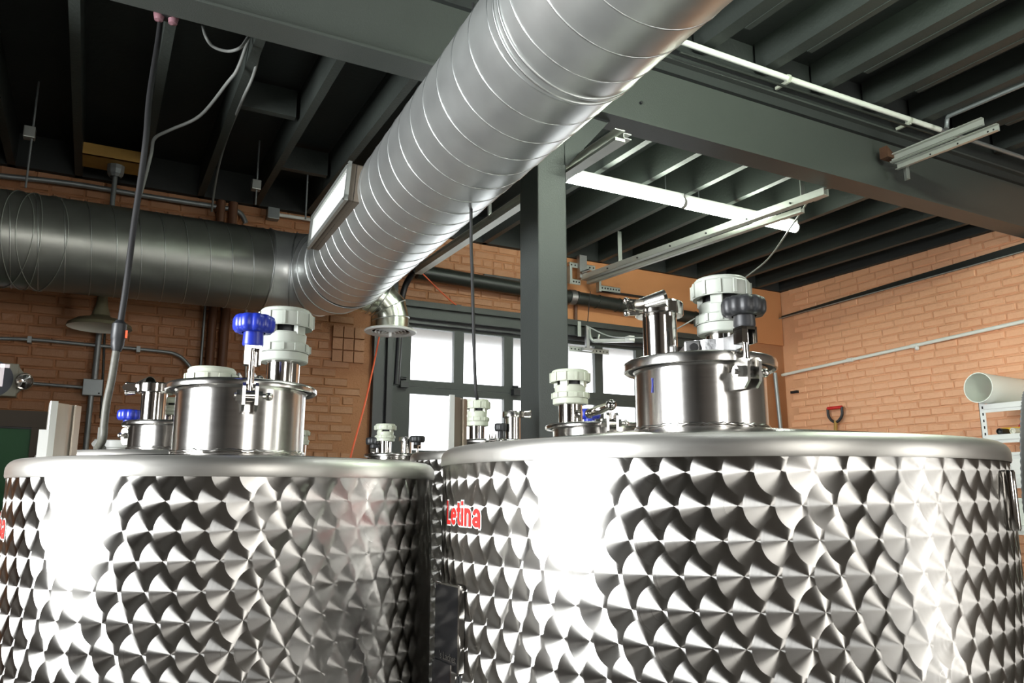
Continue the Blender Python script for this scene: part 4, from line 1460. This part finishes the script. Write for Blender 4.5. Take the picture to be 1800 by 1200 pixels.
obj('rail_edge', MB().tube([pa_ + Vector((-.012, 0, -.004)), pb_ + Vector((-.012, 0, -.004))], .006, 8), angle_mat, DR)
obj('conduit', MB().tube([on(1362, 655, 1, YB - .05), on(1373, 760, 1, YB - .05)], .022, 12), grey_pipe, None, 'short upright grey conduit at the right room corner', 'pipe')
# shovel handle
SHV = thing('shovel', 'shovel with a black and red D grip leaning on the right brick wall', 'shovel', on(1468, 762, 0, XR - .06))
q = on(1468, 727, 0, XR - .06)
g = [Vector((q.x, q.y + .085, q.z + .06)), Vector((q.x, q.y + .08, q.z - .02)), Vector((q.x, q.y + .03, q.z - .075)), Vector((q.x, q.y - .03, q.z - .075)), Vector((q.x, q.y - .08, q.z - .02)), Vector((q.x, q.y - .085, q.z + .06))]
obj('grip_loop', MB().tube(smooth_path(g), .014, 10), black_plastic, SHV)
obj('grip_bar', MB().cyl(g[0], g[-1], .016, 12), red_mat, SHV)
obj('shaft', MB().tube([Vector((q.x, q.y, q.z - .07)), Vector((q.x - .25, q.y, 0.5))], .017, 10), wood_mat, SHV)
obj('blade', MB().prism([(-.12, .5), (.12, .5), (.12, .2), (0, .02), (-.12, .2)], (q.x - .26, q.y, 0), (0, 1, 0), (-.14, 0, 1), .006), rust_mat, SHV)
q = on(1396, 688, 0, XR - .004)
obj('wall_anchor', MB().box((XR - .03, q.y - .06, q.z - .02), (XR + .005, q.y + .03, q.z + .006)), dark_inside, None, 'small dark anchor plate on the right wall below the white pipe', 'plate')

# shelving unit at the far right
SX0, SX1, SY0, SY1 = 5.95, 6.5, 2.75, 3.66
zs = [2.20, 1.92]
q = on(1725, 712, 0, SX0)
SY1 = q.y
ztop = q.z
SHF = thing('shelf_unit', 'white slotted steel shelf unit against the right wall behind the tank', 'shelf', (6.2, 3.2, 0))
for x in (SX0, SX1):
    for y in (SY1, SY1 - 1.0):
        up_ = obj('post', MB().box((x - .002, y - .025, 0), (x + .002, y + .02, ztop + .02)).box((x - .002, y + .016, 0), (x + .03, y + .02, ztop + .02)), white_paint, SHF)
        if x == SX0 and y == SY1:
            for k in range(12):
                obj('slot', MB().box((x - .0035, y - .012, ztop - .03 - .05 * k), (x - .001, y - .002, ztop - .01 - .05 * k)), dark_inside, up_)
zlow = on(1745, 772, 0, SX0).z
for z in (ztop - .03, zlow, zlow - .33, zlow - .66):
    sh = obj('shelf_board', MB().box((SX0 + .006, SY1 - 1.0, z + .025), (SX1, SY1, z + .034)), white_paint, SHF)
    obj('shelf_beam', MB().box((SX0 - .004, SY1 - 1.0, z - .03), (SX0 + .006, SY1 - .02, z + .034)).box((SX0 - .012, SY1 - 1.0, z - .006), (SX0 - .003, SY1 - .02, z + .006)), white_paint, sh)
# large pvc tube lying across the top shelf
tm = on(1719, 681, 0, SX0 - .10)
rt = .115
TB = thing('pvc_tube', 'large open white plastic tube on the top of the shelf unit', 'tube', (tm.x, tm.y, ztop))
axs = Vector((1.0, -.06, -.04)).normalized()
tz = Vector((tm.x, tm.y, tm.z))
obj('tube_wall', MB().lathe([(rt - .006, .02), (rt - .006, 0), (rt, 0), (rt, .09), (rt - .002, .092), (rt - .002, .62)], tz, 40, axs).lathe([(rt - .006, .02), (rt - .006, .62)], tz, 40, axs), white_pvc, TB)
fl = obj('tube_print', MB().box((tz.x + .30, tz.y - .03, tz.z + .09), (tz.x + .302, tz.y - .02, tz.z + .10)), brown_pipe, TB)
for k in range(3):
    obj('tube_print', MB().box((tz.x + .25 + .001 * k, tz.y - .105, tz.z - .02 + .016 * k), (tz.x + .30, tz.y - .103, tz.z - .012 + .016 * k)), brown_pipe, TB)
zs1 = zlow + .034
for (px, py, r, mat, lab, nm) in ((1757, 761, .024, black_plastic, 'short black tube on the middle shelf', 'roll_tube'), (1780, 757, .022, enamel_in, 'clear plastic tube end on the middle shelf', 'roll_tube'), (1762, 754, .03, yellow_mat, 'yellow roll behind the tubes on the middle shelf', 'roll')):
    q = on(px, py, 0, SX0 + .03 + (.12 if mat is yellow_mat else 0))
    q.z = zs1 + r
    d_ = Vector((1, .0, 0)) if mat is not yellow_mat else Vector((.1, -1, .0)).normalized()
    q2_ = q + d_ * .4
    obj(nm, MB().lathe([(r * .8, .02), (r * .82, 0), (r, 0), (r, .4), (.0001, .4)], q, 20, d_).lathe([(r * .8, .02), (.0001, .03)], q, 20, d_), mat, None, lab, 'tube')
q = on(1800, 742, 0, SX0 + .4)
q.z = zs1
obj('red_bottle', MB().lathe([(.0001, 0), (.04, 0), (.042, .08), (.02, .12), (.018, .14), (.0001, .142)], q, 18), red_mat, None, 'small red bottle at the right end of the middle shelf', 'bottle')
for k, (dz, m_, lab) in enumerate(((zlow - .33, white_paint, 'white bin on the shelf level with the tank rim'), (zlow - .66, white_pvc, 'white bin on the lowest visible shelf'))):
    y1 = on(1790, 820, 0, SX0 + .05).y
    mb = MB().bbox((SX0 + .02, y1 - .34, dz + .034), (SX0 + .35, y1 + .08, dz + .22), .01).box((SX0 + .01, y1 - .35, dz + .21), (SX0 + .36, y1 + .09, dz + .23))
    o_ = obj('storage_bin', mb, m_, None, lab, 'bin')
    if k == 0:
        obj('paper_label', MB().box((SX0 + .016, y1 - .12, dz + .07), (SX0 + .0185, y1 + .03, dz + .18)), paper_mat, o_)
hz = [hp(1800, 690, 2.6), hp(1795, 712, 2.6), hp(1793, 760, 2.6), hp(1794, 830, 2.6), hp(1799, 900, 2.6), hp(1812, 960, 2.6)]
hook = Vector((XR - .04, 2.35, 2.42))
hpth = smooth_path([hook, hook + Vector((-.25, -.12, -.03)), Vector((hz[0].x + .75, hz[0].y - .02, hz[0].z + .12)), hz[0] + _r * .2 + Vector((0, 0, .05)), hz[0] + _r * .06 + Vector((0, 0, .02))] + [h + _r * .026 for h in hz] + [Vector((hz[-1].x + .1, hz[-1].y, 0.02))], 12)
HS = obj('corrugated_hose', MB().tube(hpth, [.021 + (.0022 if i % 2 else 0) for i in range(len(hpth))], 14), grey_hose, None, 'grey corrugated hose hanging at the right edge', 'hose')

# left: hanging cords
hc = [hp(279, 62, 3.6), hp(263, 167, 3.45), hp(257, 240, 3.36), hp(247, 317, 3.34), hp(235, 398, 3.32), hp(222, 500, 3.3), hp(211, 572, 3.3)]
HCORD = thing('hanging_cord', 'thick dark power cord hanging in front of the left duct with a connector', 'cord', hp(185, 790, 3.3))
top = hc[0].copy()
top.z = ZC + .05
obj('cord_upper', MB().tube(smooth_path([top] + hc), .0125, 10), rubber, HCORD)
ca, cb_ = hp(210, 572, 3.3), hp(206, 608, 3.3)
cn = obj('connector', MB().lathe([(.014, -.02), (.026, -.005), (.027, .05), (.024, .055), (.024, .075), (.016, .10), (.0001, .11)], ca, 20, cb_ - ca), black_plastic, HCORD)
obj('connector_lens', MB().box((ca.x + .022, ca.y - .02, ca.z - .05), (ca.x + .030, ca.y + .0, ca.z - .02)), orange_mat, cn)
lc = [hp(206, 606, 3.3), hp(203, 625, 3.3), hp(196, 668, 3.3), hp(188, 705, 3.3), hp(183, 745, 3.3), hp(181, 770, 3.3), hp(172, 788, 3.36), hp(158, 812, 3.42), Vector((-.42, 3.5, 1.4)), Vector((-.45, 3.5, 0.03))]
obj('cord_lower', MB().tube(smooth_path(lc), .0145, 10), dusty_cord, HCORD)
cable('hanging_cord', [Vector((hp(828, 375, 3.25).x, hp(828, 375, 3.25).y, ZC + .05)), hp(828, 375, 3.25), hp(830, 480, 3.25), hp(833, 600, 3.25), hp(836, 680, 3.25), hp(839, 702, 3.27)], .0075, rubber, 'thin black cord dropping behind the duct onto a pale valve', 'cord')

# cables under the dark left ceiling
Yc = 4.3
zcl = ZC - .02
cable('ceiling_cable', [on(438, 66, 2, ZC + .1), on(418, 120, 2, zcl), on(400, 145, 2, zcl - .05), on(352, 203, 1, 4.3), on(300, 228, 1, 4.4), on(272, 243, 1, 4.4), on(266, 270, 1, 4.4), on(252, 325, 1, 4.45), on(243, 352, 1, 4.5)], .009, dull_cable, 'grey cable looping under the dark left ceiling to the hanging cord')
cable('ceiling_cable', [on(460, 70, 2, ZC + .1), on(446, 130, 2, zcl), on(425, 178, 2, zcl - .05), on(400, 240, 1, 5.2), on(385, 290, 1, 5.5), on(376, 340, 1, 5.7), on(372, 372, 1, 5.75)], .008, dull_cable, 'slim pale cable dropping from the left ceiling to the wall duct')
cable('ceiling_cable', [on(355, 40, 2, ZC + .1), on(362, 65, 2, zcl), on(375, 82, 2, zcl - .03), on(400, 90, 2, zcl - .04), on(422, 84, 2, zcl - .03), on(436, 66, 2, ZC + .05)], .008, dull_cable, 'short cable loop beneath the dark ceiling beside the beam')


def rod(label, px0, py0, px1, py1, Y, r=.006, box=None):
    a = on(px1, py1, 1, Y)
    T = thing('hanger_rod', label, 'rod', a)
    obj('rod_shaft', MB().cyl(a, (a.x, a.y, ZC + .24), r, 8), grey_pipe, T)
    if box:
        q = on(*box, 1, Y)
        obj('rod_coupling', MB().bbox((q.x - .03, q.y - .03, q.z - .035), (q.x + .03, q.y + .03, q.z + .035), .005), angle_mat, T)
    return T


rod('thin hanger rod with a coupling box at the far left', 55, 130, 45, 330, 5.1, .006, (52, 234))
rod('thin hanger rod with a small coupling above the wall duct', 460, 200, 449, 360, 5.3, .006, (450, 326))
rod('plain thin hanger rod beside the duct elbow', 541, 295, 537, 385, 5.3, .006)

# wall conduits, upper left
yW = YB - .05
pw = [on(-40, 305, 1, yW), on(120, 322, 1, yW), on(260, 345, 1, yW), on(385, 364, 1, yW), on(412, 369, 1, yW), on(425, 378, 1, yW), on(432, 392, 1, yW)]
obj('conduit', MB().tube(smooth_path(pw), .019, 10), grey_pipe, None, 'grey conduit along the top of the dark left wall', 'pipe')
q = on(480, 376, 1, yW)
JB = thing('junction_box', 'square grey junction box above the duct elbow', 'box', (q.x, yW, q.z - .05))
obj('box_shell', MB().bbox((q.x - .045, yW - .03, q.z - .045), (q.x + .045, yW + .04, q.z + .045), .006), grey_pipe, JB)
obj('box_conduit', MB().tube([q + Vector((.04, 0, 0)), on(560, 388, 1, yW), on(640, 402, 1, yW)], .014, 10), white_paint, JB)
obj('pipe_stub', MB().cyl(on(388, 356, 1, yW), on(386, 374, 1, yW), .035, 14), brown_pipe, None, 'short brown pipe stub at the top of the left wall', 'pipe')
obj('conduit', MB().tube(smooth_path([on(-30, 594, 1, yW), on(60, 597, 1, yW), on(170, 607, 1, yW), on(280, 617, 1, yW), on(310, 623, 1, yW), on(328, 637, 1, yW), on(342, 662, 1, yW), on(346, 720, 1, yW)]), .012, 10), grey_pipe, None, 'slim conduit bending down the dark left wall behind the hatch', 'pipe')
for px, py in ((52, 597), (243, 614)):
    q = on(px, py, 1, yW)
    obj('conduit_strap', MB().box((q.x - .012, q.y - .016, q.z - .02), (q.x + .012, q.y + .05, q.z + .022)), grey_pipe, None, 'small strap holding the slim conduit ' + ('above the exit sign' if px < 100 else 'right of the wall lamp'), 'strap')
for px, r, lab in ((371, .030, 'left one of two brown pipes rising behind the left hatch'), (393, .034, 'right one of two brown pipes rising behind the left hatch')):
    q = on(px, 600, 1, YB - .07)
    obj('wall_pipe', MB().cyl((q.x, q.y, 1.0), (q.x, q.y, 3.9), r, 16), brown_pipe, None, lab, 'pipe')
obj('wall_cable', MB().tube([on(362, 520, 1, yW), on(360, 545, 1, yW), on(353, 640, 1, yW), on(349, 700, 1, yW)], .009, 8), grey_pipe, None, 'thin upright cable left of the brown wall pipes', 'cable')
obj('wall_cable', MB().tube([on(433, 520, 1, yW), on(432, 700, 1, yW)], .007, 8), white_paint, None, 'thin white upright cable right of the brown wall pipes', 'cable')

# industrial wall lamp on a ceiling stem
lx, ly = -.025, 5.62
LP = thing('pendant_lamp', 'olive enamel dish lamp hanging in front of the left wall', 'lamp', (lx, ly, 2.78))
obj('lamp_stem', MB().cyl((lx, ly, 2.98), (lx, ly, 3.86), .016, 12), grey_pipe, LP)
obj('lamp_shade', MB().lathe([(.03, 3.0), (.036, 2.94), (.05, 2.90), (.055, 2.875), (.075, 2.86), (.14, 2.845), (.185, 2.815), (.192, 2.795), (.190, 2.793)], (lx, ly, 0), 48), enamel_mat, LP)
obj('shade_lining', MB().lathe([(.190, 2.794), (.18, 2.812), (.135, 2.838), (.07, 2.85), (.0001, 2.852)], (lx, ly, 0), 48), enamel_in, LP)
obj('ceiling_box', MB().lathe([(.035, 3.83), (.05, 3.85), (.055, 3.88), (.055, 3.91), (.0001, 3.912)], (lx, ly, 0), 10, smooth=False), grey_pipe, LP)
bd0, bd1 = on(148, 268, 2, 3.93), on(245, 290, 2, 3.93)
obj('mounting_board', MB().box((-.225, 5.50, 3.914), (.12, 5.74, 3.945)).box((-.225, 5.495, 3.914), (.12, 5.52, 3.99)), wood_mat, None, 'pale wooden board between the joists holding the pendant lamp', 'board')

# exit sign with emergency lamp, conduit and box
yS = YB - .06
s0, s1 = on(-60, 640, 1, yS), on(28, 698, 1, yS)
EX = thing('exit_sign', 'grey exit sign with an emergency lamp head at the left edge', 'sign', (s0.x, yS, s1.z))
obj('sign_box', MB().bbox((s0.x - .2, yS - .045, s1.z), (s1.x, yS + .06, on(20, 640, 1, yS).z), .008), sign_mat, EX)
zc1 = (s1.z + on(20, 640, 1, yS).z) / 2
tq = on(3, 670, 1, yS)
obj('sign_disc', MB().lathe([(.0001, .003), (.118, .003), (.118, 0)], (s1.x - .14, yS - .046, zc1 + .0), 40, (0, -1, 0)), sign_disc, EX)
cu_h = .155
TMx = Matrix.Translation((0, yS - .051, 0))


def block_letters(word, x_right, z0, h, y):
    mb = MB()
    w_, st, gap = h * .52, h * .16, h * .14
    x = x_right - len(word) * w_ - (len(word) - 1) * gap
    for ch in word:
        def bar(a0, b0, a1, b1):
            mb.box((x + a0 * w_, y - .002, z0 + b0 * h), (x + a1 * w_, y + .003, z0 + b1 * h))
        t = st / w_
        if ch == 'E':
            bar(0, 0, t, 1)
            for b in (0, .42, .84):
                bar(0, b, 1, b + .16)
        if ch == 'I':
            bar(.5 - t / 2, 0, .5 + t / 2, 1)
        if ch == 'T':
            bar(.5 - t / 2, 0, .5 + t / 2, 1)
            bar(0, .84, 1, 1)
        if ch == 'X':
            for sgn in (1, -1):
                mb.prism([(-t / 2 * w_ - sgn * .4 * w_, 0), (t / 2 * w_ - sgn * .4 * w_, 0), (t / 2 * w_ + sgn * .4 * w_, h), (-t / 2 * w_ + sgn * .4 * w_, h)], (x + w_ / 2, y + .0005, z0), (1, 0, 0), (0, 0, 1), .005)
        x += w_ + gap
    return mb


obj('sign_lettering', block_letters('EXIT', on(15, 670, 1, yS).x, on(10, 681, 1, yS).z, .145, yS - .049), letter_mat, EX)
q = on(42, 670, 1, yS - .08)
hd = obj('lamp_head', MB().lathe([(.03, -.04), (.05, -.02), (.055, 0), (.052, .004)], q, 28, Vector((.25, -1, -.15))), sign_mat, EX)
obj('lamp_lens', MB().lathe([(.052, .003), (.044, .016), (.02, .024), (.0001, .026)], q, 28, Vector((.25, -1, -.15))), lens_mat, hd)
obj('lamp_reflector', MB().lathe([(.05, .002), (.03, -.02), (.0001, -.03)], q, 28, Vector((.25, -1, -.15))), polished, hd)
obj('lamp_arm', MB().prism([(0, -.09), (.05, -.03), (.05, .03), (0, .09)], (s1.x - .002, yS - .01, zc1), (1, 0, 0), (0, 0, 1), .05), sign_mat, EX)
obj('conduit', MB().tube([on(50, 673, 1, yW), on(150, 681, 1, yW)], .011, 10), grey_pipe, None, 'short slim conduit from the exit sign to the outlet box', 'pipe')
q = on(163, 681, 1, yW)
OB = thing('outlet_box', 'square grey outlet box on the left wall right of the exit sign', 'box', (q.x, yW, q.z - .06))
obj('box_shell', MB().bbox((q.x - .06, yW - .03, q.z - .055), (q.x + .058, yW + .05, q.z + .055), .004), grey_pipe, OB)
obj('box_screw', MB().cyl((q.x + .04, yW - .034, q.z - .04), (q.x + .04, yW - .029, q.z - .04), .006, 8), dark_inside, OB)
obj('conduit', MB().tube([(q.x + .005, yW, 3.3), (q.x + .005, yW, q.z + .05)], .02, 12), grey_pipe, None, 'upright conduit between the pendant lamp and the outlet box', 'pipe')
obj('conduit', MB().tube([(q.x - .005, yW, q.z - .05), (q.x - .005, yW, .4)], .018, 12), grey_pipe, None, 'upright conduit below the outlet box', 'pipe')
obj('wall_cable', MB().tube([on(185, 565, 1, yW), on(181, 660, 1, yW), on(177, 735, 1, yW)], .008, 8), dark_pipe, None, 'thin dark upright cable right of the outlet box', 'cable')

# green door at the far left
gx1 = on(73, 745, 1, YB).x
gz = on(40, 751, 1, YB).z
obj('door_2', MB().box((gx1 - .95, YB - .03, 0), (gx1 - .05, YB + .01, gz)), green_mat, kind=S)
obj('trim_4', MB().box((gx1 - 1.03, YB - .055, gz), (gx1 + .035, YB + .012, gz + .105)).box((gx1 - .05, YB - .05, 0), (gx1 + .035, YB + .012, gz)), frame_mat, kind=S)
obj('trim_5', MB().box((gx1 - .95, YB - .045, gz - .012), (gx1 - .05, YB + .0, gz)), black_paint, kind=S)

# twin lamp on the beam, upper left
q = on(292, 32, 1, BEAM_Y + .20)
TW = thing('twin_lamp', 'small twin glass lamp beneath the beam at upper left', 'lamp', q)
obj('lamp_base', MB().bbox((q.x - .02, q.y - .03, q.z - .0), (q.x + .02, q.y + .03, q.z + .16), .004), black_paint, TW)
for dx in (-.028, .028):
    obj('lamp_glass', MB().lathe([(.012, .05), (.022, .04), (.024, .01), (.018, -.018), (.0001, -.024)], (q.x + dx, q.y, q.z), 18), pink_glass, TW)

# orange cords
cable('orange_cord', [on(742, 480, 1, YB - .19), on(770, 508, 1, YB - .18), on(792, 528, 1, YB - .12), on(802, 536, 1, YB - .06)], .006, orange_mat, 'short orange cord on the brick above the door, left end', 'cord')
q = on(800, 537, 1, YB - .04)
obj('wall_clip', MB().box((q.x - .04, q.y - .02, q.z - .012), (q.x + .05, q.y + .03, q.z + .006)), black_paint, None, 'small black clip at the lower end of the orange cord', 'clip')
cable('orange_cord', [on(680, 498, 1, 5.75), on(676, 540, 1, 5.75), on(667, 590, 1, 5.7), on(655, 650, 1, 5.5), on(640, 715, 1, 5.3), on(625, 770, 1, 5.2), on(616, 805, 1, 5.1), on(612, 830, 1, 5.05)], .0065, orange_mat, 'long orange cord hanging from behind the round diffuser', 'cord')
# second rail piece beside the torsion tube
q = on(850, 484, 1, 5.97)
obj('wall_angle', MB().box((q.x, 5.955, q.z - .012), (q.x + .62, 5.985, q.z + .012)), black_paint, None, 'thin black angle strip on the brick left of the column', 'strip')
q = on(1052, 510, 1, 5.97)
obj('wall_angle', MB().box((q.x, 5.955, q.z - .015), (q.x + .75, 5.985, q.z + .003)), black_paint, None, 'thin black angle strip above the spring tube right of the rail', 'strip')
q = on(668, 470, 1, 5.9)
obj('trim_6', MB().box((1.90, 5.90, 3.2), (2.10, 5.99, 3.66)), black_paint, kind=S)
obj('wall_stain_pipe', MB().cyl(on(1012, 520, 1, 5.97), on(1012, 570, 1, 5.97), .018, 10), brown_pipe, None, 'short brown pipe on the wall just right of the column', 'pipe')
